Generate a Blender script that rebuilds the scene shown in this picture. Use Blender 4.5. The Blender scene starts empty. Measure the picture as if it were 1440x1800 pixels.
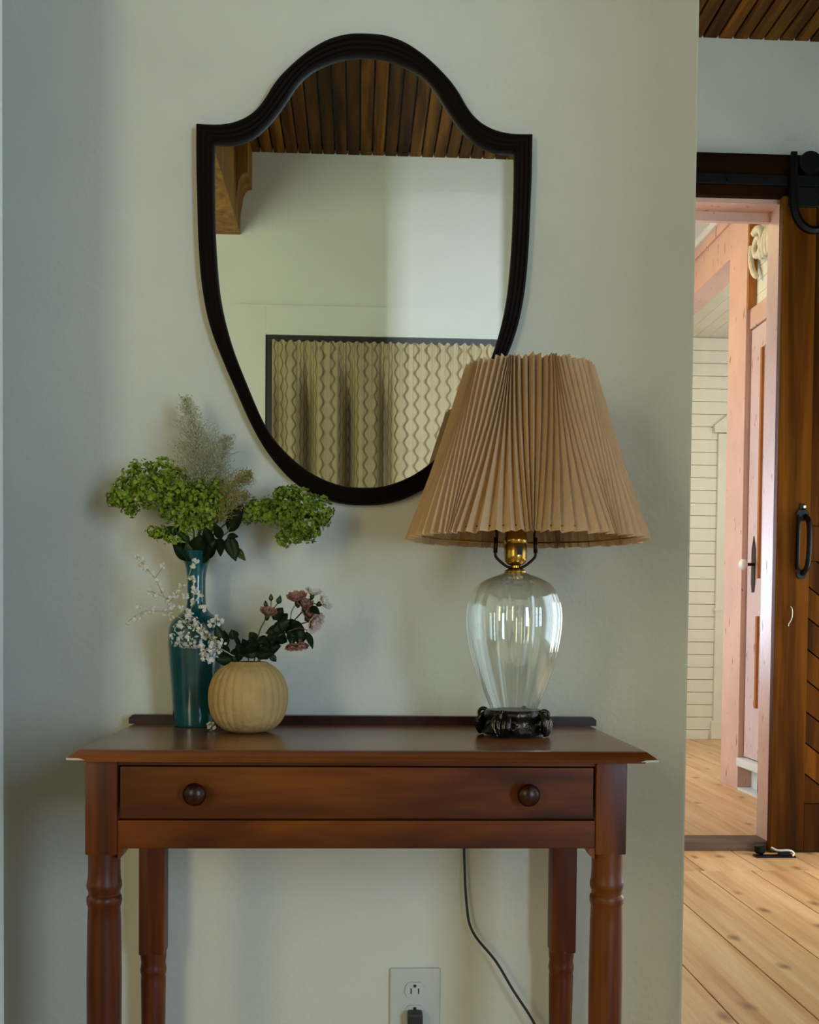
import bpy, bmesh, math, random
from mathutils import Vector, Matrix, noise
from math import sin, cos, pi, radians

S = bpy.context.scene
COL = S.collection
rnd = random.Random(7)

# ------------------------------------------------------------------ camera
cd = bpy.data.cameras.new('camera')
cam = bpy.data.objects.new('camera', cd)
COL.objects.link(cam)
cam.location = (0, -1.9, 0.935)
cd.sensor_fit = 'VERTICAL'
cd.sensor_height = 36.0
cd.lens = 1944 / 1800 * 36
cd.shift_y = (1151 - 900) / 1800
cd.clip_start = 0.02
cam.rotation_euler = (Matrix.Rotation(radians(-2.74), 4, 'Z') @ Matrix.Rotation(radians(90 - 1.8), 4, 'X')
                      @ Matrix.Rotation(radians(0.56), 4, 'Z')).to_euler()
S.camera = cam

# ------------------------------------------------------------------ world, daylight, exposure
w = bpy.data.worlds.new('world')
S.world = w
w.use_nodes = True
w.node_tree.nodes['Background'].inputs[0].default_value = (0.8, 0.9, 1.0, 1)
w.node_tree.nodes['Background'].inputs[1].default_value = 0.35
S.view_settings.view_transform = 'Standard'
S.view_settings.look = 'None'
S.view_settings.gamma = 1
S.view_settings.use_curve_mapping = False
S.view_settings.exposure = 0.0
S.cycles.use_denoising = True
S.cycles.max_bounces = 10
S.cycles.transparent_max_bounces = 24
S.cycles.sample_clamp_indirect = 6


def area(name, loc, direction, sx, sy, power, col, spread=180):
    l = bpy.data.lights.new(name, 'AREA')
    l.shape = 'RECTANGLE'
    l.size, l.size_y = sx, sy
    l.energy = power
    l.color = col
    l.spread = radians(spread)
    o = bpy.data.objects.new(name, l)
    o.location = loc
    o.rotation_euler = Vector(direction).to_track_quat('-Z', 'Y').to_euler()
    COL.objects.link(o)
    return o


COOL = (0.66, 0.80, 1.0)
WARM = (1.0, 0.90, 0.70)
# daylight outside each window and glazed door of the house
area('daylight_right', (3.02, -0.08, 1.5), (-1, 0, -0.05), 2.2, 2.6, 44, (0.70, 0.86, 1.0))
area('daylight_hall_door', (3.02, 1.75, 0.9), (-1, 0, -0.1), 1.1, 1.4, 66, (1.0, 0.96, 0.86))
area('daylight_back', (-2.02, -4.05, 1.6), (0, 1, -0.08), 0.85, 1.7, 56, (1.0, 0.86, 0.54))
area('daylight_back_right', (1.93, -4.05, 1.3), (-0.2, 1, -0.05), 0.82, 1.8, 102, (0.54, 0.75, 1.0))
area('daylight_north', (-2.0, 0.30, 1.7), (0, -1, 0.0), 1.0, 1.8, 94, (0.88, 1.0, 0.70))
area('daylight_glazed_door', (1.17, 6.95, 1.7), (-0.062, -1, 0.02), 0.44, 1.9, 112, (0.68, 0.76, 0.96), 23)
# next room: its own window on the left, a warm ceiling lamp, and a fill light in the side bay
area('daylight_next_room', (0.05, 4.3, 1.2), (1, 0, -0.1), 1.6, 1.3, 48, (0.80, 0.88, 1.0))
area('ceiling_lamp_next_room', (1.0, 4.4, 3.2), (0.25, 0, -1), 0.5, 0.5, 17, (1.0, 0.72, 0.30))
area('fill_light_side_bay', (3.2, 4.0, 2.2), (-0.1, 1, -0.1), 0.8, 1.2, 26, (0.86, 0.92, 1.0))  # added lamp, no window here; brightens the cream far wall


# ------------------------------------------------------------------ materials
def lin(h):
    c = [int(h[i:i + 2], 16) / 255 for i in (0, 2, 4)]
    return tuple(x / 12.92 if x <= 0.04045 else ((x + 0.055) / 1.055) ** 2.4 for x in c) + (1,)


def newmat(name):
    m = bpy.data.materials.new(name)
    m.use_nodes = True
    nt = m.node_tree
    return m, nt, nt.nodes['Principled BSDF']


def N(nt, typ, **kw):
    n = nt.nodes.new(typ)
    for k, v in kw.items():
        if k in n.inputs:
            n.inputs[k].default_value = v
        else:
            setattr(n, k, v)
    return n


def ramp(nt, stops):
    r = nt.nodes.new('ShaderNodeValToRGB')
    e = r.color_ramp.elements
    while len(e) < len(stops):
        e.new(0.5)
    for el, (p, c) in zip(e, stops):
        el.position = p
        el.color = c
    return r


def plain(name, hexc, rough=0.6, var=0.12, scale=8.0, bump=0.0, bscale=60.0, metal=0.0, spec=0.5, coat=0.0):
    """a colour with soft mottling and fine relief"""
    m, nt, b = newmat(name)
    c = lin(hexc)
    tc = N(nt, 'ShaderNodeTexCoord')
    n = N(nt, 'ShaderNodeTexNoise', Scale=scale, Detail=5.0)
    nt.links.new(tc.outputs['Object'], n.inputs['Vector'])
    lo = tuple(x * (1 - var) for x in c[:3]) + (1,)
    hi = tuple(min(1, x * (1 + var)) for x in c[:3]) + (1,)
    r = ramp(nt, [(0.3, lo), (0.7, hi)])
    nt.links.new(n.outputs['Fac'], r.inputs[0])
    nt.links.new(r.outputs[0], b.inputs['Base Color'])
    b.inputs['Roughness'].default_value = rough
    b.inputs['Metallic'].default_value = metal
    b.inputs['Specular IOR Level'].default_value = spec
    b.inputs['Coat Weight'].default_value = coat
    if bump:
        n2 = N(nt, 'ShaderNodeTexNoise', Scale=bscale, Detail=4.0)
        nt.links.new(tc.outputs['Object'], n2.inputs['Vector'])
        bp = N(nt, 'ShaderNodeBump', Strength=bump, Distance=0.01)
        nt.links.new(n2.outputs['Fac'], bp.inputs['Height'])
        nt.links.new(bp.outputs[0], b.inputs['Normal'])
    return m


def wood(name, dark, mid, light, axis='X', rough=0.35, grain=14.0, stretch=0.06, rand=0.25, knots=0.0, coat=0.0, bump=0.08, blot=0.0, spec=0.5):
    m, nt, b = newmat(name)
    L = nt.links.new
    tc = N(nt, 'ShaderNodeTexCoord')
    oi = N(nt, 'ShaderNodeObjectInfo')
    off = N(nt, 'ShaderNodeVectorMath', operation='SCALE')
    comb = N(nt, 'ShaderNodeCombineXYZ')
    for i in range(3):
        L(oi.outputs['Random'], comb.inputs[i])
    L(comb.outputs[0], off.inputs[0])
    off.inputs['Scale'].default_value = 37.0
    add = N(nt, 'ShaderNodeVectorMath', operation='ADD')
    L(tc.outputs['Object'], add.inputs[0])
    L(off.outputs[0], add.inputs[1])
    mp = N(nt, 'ShaderNodeMapping')
    sc = [1, 1, 1]
    sc['XYZ'.index(axis)] = stretch
    mp.inputs['Scale'].default_value = sc
    L(add.outputs[0], mp.inputs['Vector'])
    n1 = N(nt, 'ShaderNodeTexNoise', Scale=grain, Detail=7.0, Distortion=0.8)
    L(mp.outputs[0], n1.inputs['Vector'])
    n2 = N(nt, 'ShaderNodeTexNoise', Scale=grain * 7, Detail=3.0)
    L(mp.outputs[0], n2.inputs['Vector'])
    mx = N(nt, 'ShaderNodeMath', operation='MULTIPLY_ADD')
    L(n2.outputs['Fac'], mx.inputs[0])
    mx.inputs[1].default_value = 0.28
    sub = N(nt, 'ShaderNodeMath', operation='SUBTRACT')
    L(n1.outputs['Fac'], sub.inputs[0])
    sub.inputs[1].default_value = 0.14
    L(sub.outputs[0], mx.inputs[2])
    r = ramp(nt, [(0.28, lin(dark)), (0.5, lin(mid)), (0.72, lin(light))])
    L(mx.outputs[0], r.inputs[0])
    out = r.outputs[0]
    if knots:
        mp2 = N(nt, 'ShaderNodeMapping')
        s2 = [1, 1, 1]
        s2['XYZ'.index(axis)] = 0.55
        mp2.inputs['Scale'].default_value = s2
        L(add.outputs[0], mp2.inputs['Vector'])
        v = N(nt, 'ShaderNodeTexVoronoi', Scale=knots)
        if axis == 'Y':
            v.voronoi_dimensions = '2D'
        L(mp2.outputs[0], v.inputs['Vector'])
        nk = N(nt, 'ShaderNodeTexNoise', Scale=25.0)
        L(mp2.outputs[0], nk.inputs['Vector'])
        ad = N(nt, 'ShaderNodeMath', operation='MULTIPLY_ADD')
        L(nk.outputs['Fac'], ad.inputs[0])
        ad.inputs[1].default_value = 0.16
        L(v.outputs['Distance'], ad.inputs[2])
        kr = ramp(nt, [(0.09, (1, 1, 1, 1)), (0.19, (0, 0, 0, 1))])
        L(ad.outputs[0], kr.inputs[0])
        mk = N(nt, 'ShaderNodeMixRGB')
        L(kr.outputs[0], mk.inputs[0])
        L(out, mk.inputs[1])
        mk.inputs[2].default_value = tuple(x * 0.5 for x in lin(dark)[:3]) + (1,)
        out = mk.outputs[0]
    if blot:
        nb = N(nt, 'ShaderNodeTexNoise', Scale=2.6, Detail=3.0)
        L(mp.outputs[0], nb.inputs['Vector'])
        nb.inputs['Scale'].default_value = 5.0
        br = ramp(nt, [(0.38, (1 - blot,) * 3 + (1,)), (0.62, (1, 1, 1, 1))])
        L(nb.outputs['Fac'], br.inputs[0])
        mb = N(nt, 'ShaderNodeMixRGB', blend_type='MULTIPLY')
        mb.inputs[0].default_value = 1
        L(out, mb.inputs[1])
        L(br.outputs[0], mb.inputs[2])
        out = mb.outputs[0]
    hs = N(nt, 'ShaderNodeHueSaturation')
    L(out, hs.inputs['Color'])
    ma = N(nt, 'ShaderNodeMath', operation='MULTIPLY_ADD')
    L(oi.outputs['Random'], ma.inputs[0])
    ma.inputs[1].default_value = 2 * rand
    ma.inputs[2].default_value = 1 - rand
    L(ma.outputs[0], hs.inputs['Value'])
    L(hs.outputs[0], b.inputs['Base Color'])
    b.inputs['Roughness'].default_value = rough
    b.inputs['Specular IOR Level'].default_value = spec
    b.inputs['Coat Weight'].default_value = coat
    b.inputs['Coat Roughness'].default_value = 0.2
    bp = N(nt, 'ShaderNodeBump', Strength=bump, Distance=0.004)
    L(n2.outputs['Fac'], bp.inputs['Height'])
    L(bp.outputs[0], b.inputs['Normal'])
    return m


def fabric(name, hexc, trans=0.25, rough=0.9, fine=180.0, var=0.1, vscale=5.0):
    m = plain(name, hexc, rough, var, vscale, 0.15, fine, spec=0.1)
    nt = m.node_tree
    b = nt.nodes['Principled BSDF']
    tr = N(nt, 'ShaderNodeBsdfTranslucent')
    src = b.inputs['Base Color'].links[0].from_socket
    nt.links.new(src, tr.inputs['Color'])
    mix = N(nt, 'ShaderNodeMixShader')
    mix.inputs[0].default_value = trans
    nt.links.new(b.outputs[0], mix.inputs[1])
    nt.links.new(tr.outputs[0], mix.inputs[2])
    nt.links.new(mix.outputs[0], nt.nodes['Material Output'].inputs['Surface'])
    return m


def thin_glass(name, tint=(0.97, 0.985, 0.98), base=0.05, rough=0.02):
    m, nt, b = newmat(name)
    nt.nodes.remove(b)
    lw = N(nt, 'ShaderNodeLayerWeight')
    lw.inputs['Blend'].default_value = 0.5
    pw = N(nt, 'ShaderNodeMath', operation='POWER')
    nt.links.new(lw.outputs['Facing'], pw.inputs[0])
    pw.inputs[1].default_value = 2.5
    ma = N(nt, 'ShaderNodeMath', operation='MULTIPLY_ADD')
    nt.links.new(pw.outputs[0], ma.inputs[0])
    ma.inputs[1].default_value = 0.9
    ma.inputs[2].default_value = base
    t = N(nt, 'ShaderNodeBsdfTransparent')
    t.inputs['Color'].default_value = tint + (1,)
    g = N(nt, 'ShaderNodeBsdfGlossy', Roughness=rough)
    g.inputs['Color'].default_value = (1, 1, 1, 1)
    mx = N(nt, 'ShaderNodeMixShader')
    nt.links.new(ma.outputs[0], mx.inputs[0])
    nt.links.new(t.outputs[0], mx.inputs[1])
    nt.links.new(g.outputs[0], mx.inputs[2])
    nt.links.new(mx.outputs[0], nt.nodes['Material Output'].inputs['Surface'])
    return m


M = {}
M['plaster'] = plain('plaster', 'c4c4b6', 0.85, 0.05, 3.0, 0.10, 90)
M['plaster_white'] = plain('plaster_white', 'd8d8d0', 0.8, 0.03, 3.0, 0.08, 90)
M['white_paint'] = plain('white_paint', 'd6d8d2', 0.45, 0.04, 6.0, 0.05, 40)
M['cream_board'] = plain('cream_board', 'd8d4be', 0.6, 0.05, 5.0, 0.06, 50)
M['pale_board'] = plain('pale_board', 'dcdccb', 0.6, 0.04, 5.0, 0.06, 50)
M['pink'] = plain('pink_paint', 'd0a896', 0.5, 0.10, 4.0, 0.12, 45)
M['pink_door'] = plain('pink_door_paint', 'cdb2ac', 0.5, 0.07, 4.0, 0.10, 45)
M['orange_edge'] = plain('orange_edge', 'b06a24', 0.5, 0.1)
M['ceiling_wood'] = wood('ceiling_wood', '2c1602', '5c3808', '855a16', 'Y', 0.6, 20, 0.05, 0.55, 0, bump=0.1, blot=0.35, spec=0.1)
M['floor_wood'] = wood('floor_wood', 'bf8c5c', 'd8aa78', 'e6c092', 'Y', 0.42, 16, 0.05, 0.06, 4.6, bump=0.06, blot=0.12)
M['beam_wood'] = wood('beam_wood', '5c3a06', '8a5c10', 'a8761e', 'Z', 0.6, 12, 0.1, 0.05, bump=0.15)
M['table_wood'] = wood('table_wood', '3a1200', '6e3400', '8e5206', 'X', 0.42, 9, 0.16, 0.05, bump=0.05, blot=0.75, coat=0.0, spec=0.18)
M['table_top'] = wood('table_top', '5a280c', '7c3e12', '985a22', 'X', 0.27, 9, 0.08, 0.02, bump=0.04, blot=0.25, coat=0.2)
M['leg_wood'] = wood('leg_wood', '300c00', '5c2402', '7c4208', 'Z', 0.38, 16, 0.08, 0.06, bump=0.05, blot=0.55, coat=0.0, spec=0.25)
M['knob_wood'] = wood('knob_wood', '1a0500', '260800', '340e02', 'Y', 0.3, 20, 0.4, 0.0, coat=0.0, spec=0.3)
M['barn_wood'] = wood('barn_wood', '2e1600', '4e2800', '6a3e08', 'Z', 0.7, 10, 0.06, 0.10, 2.0, bump=0.15, blot=0.35, spec=0.06)
M['header_wood'] = wood('header_wood', '160900', '221000', '2e1602', 'X', 0.7, 10, 0.06, 0.0, bump=0.15, spec=0.05)
M['sill_wood'] = wood('sill_wood', '3a281c', '57402e', '705640', 'X', 0.6, 12, 0.06, 0.0, bump=0.15)
M['black_iron'] = plain('black_iron', '0c0a09', 0.45, 0.2, 20, 0.1, 80, 0.6)
M['mirror_frame'] = plain('mirror_frame_dark_brown', '0e0503', 0.65, 0.25, 14, 0.08, 70, spec=0.12)
M['dark_frame'] = plain('dark_window_frame', '14100c', 0.5, 0.2, 10)
M['brass'] = plain('brass', 'b08a3c', 0.22, 0.15, 30, 0.05, 60, 1.0)
M['dark_brass'] = plain('dark_brass', '2a1a0a', 0.35, 0.2, 30, 0.05, 60, 0.8)
M['lamp_base'] = plain('tarnished_cast_metal', '3a332c', 0.24, 0.35, 40, 0.25, 90, 0.9)
M['shade'] = fabric('shade_fabric', 'c8a880', 0.2)
M['bulb'] = plain('bulb_white', 'e8e6dc', 0.3)
M['glass'] = thin_glass('lamp_glass', (0.965, 0.975, 0.955), 0.085, 0.03)
M['pane'] = thin_glass('window_glass', (0.98, 0.99, 0.99), 0.04)
M['cord'] = plain('black_cord', '100e0c', 0.5)
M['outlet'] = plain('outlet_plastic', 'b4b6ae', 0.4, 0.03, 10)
M['slot'] = plain('slot_black', '0a0a0a', 0.6)
M['teal'] = plain('teal_glaze', '0a4448', 0.14, 0.35, 14, 0.05, 30, coat=0.4)
M['tan'] = plain('tan_ribbed', 'a98b58', 0.75, 0.14, 26, 0.25, 120, spec=0.3)
M['leaf_dark'] = plain('dark_leaf', '1c2f12', 0.45, 0.35, 30, 0.1, 90)
M['leaf_mid'] = plain('mid_leaf', '38561a', 0.45, 0.3, 30, 0.1, 90)
M['stem'] = plain('green_stem', '3c4a1c', 0.6, 0.2, 30)
M['stem_brown'] = plain('brown_stem', '4a3a1e', 0.6, 0.2, 30)
M['floret_green'] = fabric('green_florets', '7d9230', 0.25, 0.8, 200, 0.5, 55)
M['floret_green_b'] = fabric('deep_green_florets', '72882c', 0.25, 0.8, 200, 0.5, 55)
M['floret_yellow'] = fabric('yellow_green_florets', 'b8ab5c', 0.4, 0.8, 200, 0.3)
M['plume'] = fabric('pale_plume', 'd2d0b4', 0.4, 0.9, 200, 0.2)
M['plume_stalk'] = plain('pale_stalk', 'a3a072', 0.8)
M['white_petal'] = fabric('white_petals', 'e4e0d4', 0.35, 0.8, 200, 0.08)
M['pink_petal'] = fabric('faded_pink_petals', 'a87d6c', 0.3, 0.8, 200, 0.25)
M['blush_petal'] = fabric('blush_petals', 'd2bdb4', 0.3, 0.8, 200, 0.12)
M['plaster_orn'] = plain('ornament_plaster', 'dcd4b8', 0.7, 0.12, 30, 0.2, 60)
for k in ('pink', 'pink_door'):           # paint chips
    nt = M[k].node_tree
    b = nt.nodes['Principled BSDF']
    src = b.inputs['Base Color'].links[0].from_socket
    tc = N(nt, 'ShaderNodeTexCoord')
    mp = N(nt, 'ShaderNodeMapping')
    mp.inputs['Scale'].default_value = (1, 1, 0.3)
    nt.links.new(tc.outputs['Object'], mp.inputs['Vector'])
    n = N(nt, 'ShaderNodeTexNoise', Scale=34.0, Detail=4.0)
    nt.links.new(mp.outputs[0], n.inputs['Vector'])
    r = ramp(nt, [(0.66, (0, 0, 0, 1)), (0.70, (1, 1, 1, 1))])
    nt.links.new(n.outputs['Fac'], r.inputs[0])
    mk = N(nt, 'ShaderNodeMixRGB')
    nt.links.new(r.outputs[0], mk.inputs[0])
    nt.links.new(src, mk.inputs[1])
    mk.inputs[2].default_value = lin('8d5f56')
    nt.links.new(mk.outputs[0], b.inputs['Base Color'])
# mirror glass
m, nt, b = newmat('mirror_silver')
b.inputs['Base Color'].default_value = (0.86, 0.88, 0.84, 1)
b.inputs['Metallic'].default_value = 1
b.inputs['Roughness'].default_value = 0.0
M['mirror'] = m
# lace curtain: wavy ogee lines woven into cream cloth
m = fabric('lace_cloth', 'b5a683', 0.18, 0.95, 150, 0.06)
nt = m.node_tree
b = nt.nodes['Principled BSDF']
uv = N(nt, 'ShaderNodeUVMap')
sx = N(nt, 'ShaderNodeSeparateXYZ')
nt.links.new(uv.outputs[0], sx.inputs[0])


def cosn(sock, period):
    a = N(nt, 'ShaderNodeMath', operation='MULTIPLY')
    nt.links.new(sock, a.inputs[0])
    a.inputs[1].default_value = 2 * pi / period
    c = N(nt, 'ShaderNodeMath', operation='COSINE')
    nt.links.new(a.outputs[0], c.inputs[0])
    return c.outputs[0]


ca, cb = cosn(sx.outputs[0], 0.112), cosn(sx.outputs[1], 0.078)
ma = N(nt, 'ShaderNodeMath', operation='MULTIPLY_ADD')
nt.links.new(cb, ma.inputs[0])
ma.inputs[1].default_value = 0.5
nt.links.new(ca, ma.inputs[2])
ab = N(nt, 'ShaderNodeMath', operation='ABSOLUTE')
nt.links.new(ma.outputs[0], ab.inputs[0])
r = ramp(nt, [(0.06, (1, 1, 1, 1)), (0.5, (0, 0, 0, 1))])
nt.links.new(ab.outputs[0], r.inputs[0])
src = b.inputs['Base Color'].links[0].from_socket
mk = N(nt, 'ShaderNodeMixRGB')
nt.links.new(r.outputs[0], mk.inputs[0])
nt.links.new(src, mk.inputs[1])
mk.inputs[2].default_value = lin('7d6c4b')
nt.links.new(mk.outputs[0], b.inputs['Base Color'])
bp = N(nt, 'ShaderNodeBump', Strength=0.5, Distance=0.006)
bp.invert = True
nt.links.new(r.outputs[0], bp.inputs['Height'])
nt.links.new(bp.outputs[0], b.inputs['Normal'])
M['lace'] = m

# ------------------------------------------------------------------ mesh helpers (world coordinates; a child is shifted to its thing)
ORG = {}


def thing(name, label, cat, loc, group=None):
    o = bpy.data.objects.new(name, None)
    o.empty_display_size = 0.05
    COL.objects.link(o)
    o.location = loc
    ORG[o] = Vector(loc)
    o['label'] = label
    o['category'] = cat
    if group:
        o['group'] = group
    return o


def obj(name, bm, mat, parent=None, smooth=False, kind=None, label=None, angle=None):
    me = bpy.data.meshes.new(name)
    bmesh.ops.recalc_face_normals(bm, faces=bm.faces) if smooth != 'keep' else None
    if parent is not None:
        bmesh.ops.translate(bm, verts=bm.verts, vec=-ORG[parent])
    bm.to_mesh(me)
    bm.free()
    if smooth:
        for p in me.polygons:
            p.use_smooth = True
    if angle:
        me.set_sharp_from_angle(angle=radians(angle))
    if mat:
        me.materials.append(M[mat])
    o = bpy.data.objects.new(name, me)
    COL.objects.link(o)
    if parent is not None:
        o.parent = parent
        ORG[o] = ORG[parent]
    else:
        ORG[o] = Vector((0, 0, 0))
    if kind:
        o['kind'] = kind
    if label:
        o['label'] = label
    return o


def sub(parent_part):
    """sub-parts hang on a part whose own origin is its thing's"""
    return parent_part


def box(bm, x0, x1, y0, y1, z0, z1, bev=0.0):
    r = bmesh.ops.create_cube(bm, size=1)
    vs = r['verts']
    for v in vs:
        v.co = Vector(((x0 + x1) / 2 + v.co.x * (x1 - x0), (y0 + y1) / 2 + v.co.y * (y1 - y0), (z0 + z1) / 2 + v.co.z * (z1 - z0)))
    if bev:
        es = list({e for v in vs for e in v.link_edges})
        bmesh.ops.bevel(bm, geom=es, offset=bev, segments=2, profile=0.7, affect='EDGES')
    return bm


def B(*a, **k):
    return box(bmesh.new(), *a, **k)


def prism(bm, pts, a0, a1, axis='Y'):
    """polygon pts (u,v) extruded along axis from a0 to a1"""
    def P(u, v, a):
        return (u, a, v) if axis == 'Y' else (a, u, v) if axis == 'X' else (u, v, a)
    A = [bm.verts.new(P(u, v, a0)) for u, v in pts]
    C = [bm.verts.new(P(u, v, a1)) for u, v in pts]
    n = len(pts)
    bm.faces.new(A)
    bm.faces.new(C[::-1])
    for i in range(n):
        bm.faces.new((A[i], C[i], C[(i + 1) % n], A[(i + 1) % n]))
    return bm


def lathe(bm, prof, c, seg=48, mod=None, cap=True):
    """prof: (r, z) from bottom to top around c; mod(angle, i) scales the radius"""
    rings = []
    for i, (r, z) in enumerate(prof):
        ring = []
        for k in range(seg):
            a = 2 * pi * k / seg
            rr = r * (mod(a, i) if mod else 1)
            ring.append(bm.verts.new((c[0] + rr * cos(a), c[1] + rr * sin(a), c[2] + z)))
        rings.append(ring)
    for i in range(len(rings) - 1):
        for k in range(seg):
            bm.faces.new((rings[i][k], rings[i][(k + 1) % seg], rings[i + 1][(k + 1) % seg], rings[i + 1][k]))
    if cap:
        bm.faces.new(rings[0][::-1])
        bm.faces.new(rings[-1])
    return bm


def frame_of(d):
    d = Vector(d).normalized()
    a = Vector((0, 0, 1)) if abs(d.z) < 0.9 else Vector((1, 0, 0))
    u = d.cross(a).normalized()
    return u, d.cross(u).normalized(), d


def tube(bm, pts, rad, seg=8, cap=True):
    pts = [Vector(p) for p in pts]
    rads = rad if isinstance(rad, (list, tuple)) else [rad] * len(pts)
    u = None
    rings = []
    for i, p in enumerate(pts):
        d = (pts[min(i + 1, len(pts) - 1)] - pts[max(i - 1, 0)]).normalized()
        if u is None:
            u, v, _ = frame_of(d)
        else:
            u = (u - d * u.dot(d)).normalized()
            v = d.cross(u)
        rings.append([bm.verts.new(p + (u * cos(2 * pi * k / seg) + v * sin(2 * pi * k / seg)) * rads[i]) for k in range(seg)])
    for i in range(len(rings) - 1):
        for k in range(seg):
            bm.faces.new((rings[i][k], rings[i][(k + 1) % seg], rings[i + 1][(k + 1) % seg], rings[i + 1][k]))
    if cap:
        bm.faces.new(rings[0][::-1])
        bm.faces.new(rings[-1])
    return bm


def smooth_path(pts, n=8):
    """Catmull-Rom through pts"""
    P = [Vector(p) for p in pts]
    out = []
    for i in range(len(P) - 1):
        p0, p1, p2, p3 = P[max(i - 1, 0)], P[i], P[i + 1], P[min(i + 2, len(P) - 1)]
        for k in range(n):
            t = k / n
            out.append(0.5 * ((2 * p1) + (p2 - p0) * t + (2 * p0 - 5 * p1 + 4 * p2 - p3) * t * t + (3 * p1 - p0 - 3 * p2 + p3) * t ** 3))
    out.append(P[-1])
    return out


def resample(pts, n):
    P = [Vector(p) for p in pts]
    L = [0]
    for a, b_ in zip(P, P[1:]):
        L.append(L[-1] + (b_ - a).length)
    out, j = [], 0
    for i in range(n):
        t = L[-1] * i / (n - 1)
        while j < len(L) - 2 and L[j + 1] < t:
            j += 1
        f = (t - L[j]) / max(1e-9, L[j + 1] - L[j])
        out.append(P[j].lerp(P[j + 1], f))
    return out


def struct(name, bm, mat, label=None, smooth=False):
    return obj(name, bm, mat, None, smooth, 'structure', label)


def copies(o, parent, offsets):
    """further pieces that share o's mesh"""
    for d in offsets:
        c = o.copy()
        COL.objects.link(c)
        c.parent = parent
        c.location = o.location + Vector(d)


# ------------------------------------------------------------------ room shell
ZC = 3.29
XW, XE, YS, YH = -2.8, 2.8, -3.82, 2.57
bm = B(-1.45, 0.577, 0, 0.16, 0, ZC + 0.1, bev=0.004)
box(bm, XW, -2.55, 0, 0.16, 0, ZC + 0.1)
box(bm, -2.55, -1.45, 0, 0.16, 0, 0.8)
box(bm, -2.55, -1.45, 0, 0.16, 2.65, ZC + 0.1)
struct('wall_north', bm, 'plaster', 'grey-white plaster wall behind the console table')
bm = bmesh.new()
box(bm, XW, 0.85, YH, YH + 0.12, 0, ZC + 0.1)
box(bm, 1.715, XE + 1, YH, YH + 0.12, 0, ZC + 0.1)
box(bm, 0.85, 1.715, YH, YH + 0.12, 2.653, ZC + 0.1)
struct('wall_hall', bm, 'plaster', 'plaster wall with the doorway to the pink room')
bm = bmesh.new()                                    # right wall with its window and a glazed door
for y0, y1, z0, z1 in ((YS, -1.2, 0, ZC), (-1.2, 1.05, 0, 0.12), (-1.2, 1.05, 2.85, ZC), (1.05, 1.2, 0, ZC), (1.2, 2.3, 0, 0.12), (1.2, 2.3, 1.65, ZC), (2.3, YH, 0, ZC)):
    box(bm, XE, XE + 0.16, y0, y1, z0, z1 + (0.1 if z1 == ZC else 0))
struct('wall_east', bm, 'plaster')
struct('wall_light_block', B(0.87, 1.4, -1.35, -1.25, 0, ZC + 0.01), 'plaster')  # unseen wall stub, added to shade the right end of the table wall
struct('wall_west', B(XW - 0.16, XW, YS, YH, 0, ZC + 0.1), 'plaster')
bm = bmesh.new()                                    # wall behind the camera, two windows
for x0, x1, z0, z1 in ((XW, -2.46, 0, ZC), (-2.46, -1.58, 0, 0.75), (-2.46, -1.58, 2.45, ZC), (-1.58, -0.474, 0, ZC),
                       (-0.474, 1.25, 0, 0.8), (-0.474, 1.25, 2.375, ZC), (1.25, 1.5, 0, ZC), (1.5, 2.36, 0, 0.35), (1.5, 2.36, 2.3, ZC), (2.36, XE, 0, ZC)):
    box(bm, x0, x1, YS - 0.16, YS, z0, z1 + (0.1 if z1 == ZC else 0))
struct('wall_south', bm, 'plaster_white', 'white wall seen in the mirror')

ceil = struct('ceiling', B(XW, XE, YS, YH, ZC + 0.024, ZC + 0.06), 'black_iron', 'ceiling of narrow brown wooden boards')
PW = 0.0625
n0 = -1.75
pl = obj('plank', B(n0, n0 + PW - 0.0085, YS, YH, ZC, ZC + 0.022, bev=0.002), 'ceiling_wood', ceil)
copies(pl, ceil, [(PW * k, 0, 0.0005 * (k * 7 % 3)) for k in range(1, 72)])

floor = struct('floor', B(XW, XE, YS, YH, -0.06, -0.022), 'header_wood', 'floor of wide pale pine boards')
bm = B(0.9, 0.9 + 0.1958, YS, 2.187, -0.022, 0, bev=0.0018)
fp = obj('plank', bm, 'floor_wood', floor)
copies(fp, floor, [(0.2 * k, 0, 0) for k in list(range(-12, 0)) + list(range(1, 9))])
fp = obj('plank', B(1.32, 1.32 + 0.221, 2.19, 2.57, -0.022, 0, bev=0.0018), 'floor_wood', floor)
copies(fp, floor, [(0.225 * k, 0, 0) for k in list(range(-5, 0)) + list(range(1, 6))])

# left: an open white door leaf, only its edge is in view
t = bpy.data.objects.new('door_1', None)
COL.objects.link(t)
t.location = (-1.28, -0.06, 0)
ORG[t] = Vector(t.location)
t['kind'] = 'structure'
t['label'] = 'white door leaf standing open at the left edge'
bm = bmesh.new()
L = 0.787
box(bm, -1.28, -1.28 + L, -0.08, -0.042, 0.01, 2.6, bev=0.003)
leaf = obj('leaf', bm, 'white_paint', t)
for z0_, z1_ in ((0.18, 0.95), (1.15, 2.42)):
    bm = bmesh.new()
    x0_, x1_ = -1.18, -0.595
    for q in ((x0_, x1_, z0_, z0_ + 0.02), (x0_, x1_, z1_ - 0.02, z1_), (x0_, x0_ + 0.02, z0_ + 0.02, z1_ - 0.02), (x1_ - 0.02, x1_, z0_ + 0.02, z1_ - 0.02)):
        box(bm, q[0], q[1], -0.088, -0.08, q[2], q[3], bev=0.002)
    obj('panel_moulding', bm, 'white_paint', leaf)
bm = bmesh.new()
tube(bm, [(-0.55, y_, 1.0) for y_ in (-0.08, -0.09, -0.105, -0.12, -0.132)], [0.012, 0.008, 0.022, 0.026, 0.012], 16)
obj('knob', bm, 'brass', leaf, True)
t.rotation_euler = (0, 0, -radians(15.5))

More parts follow.
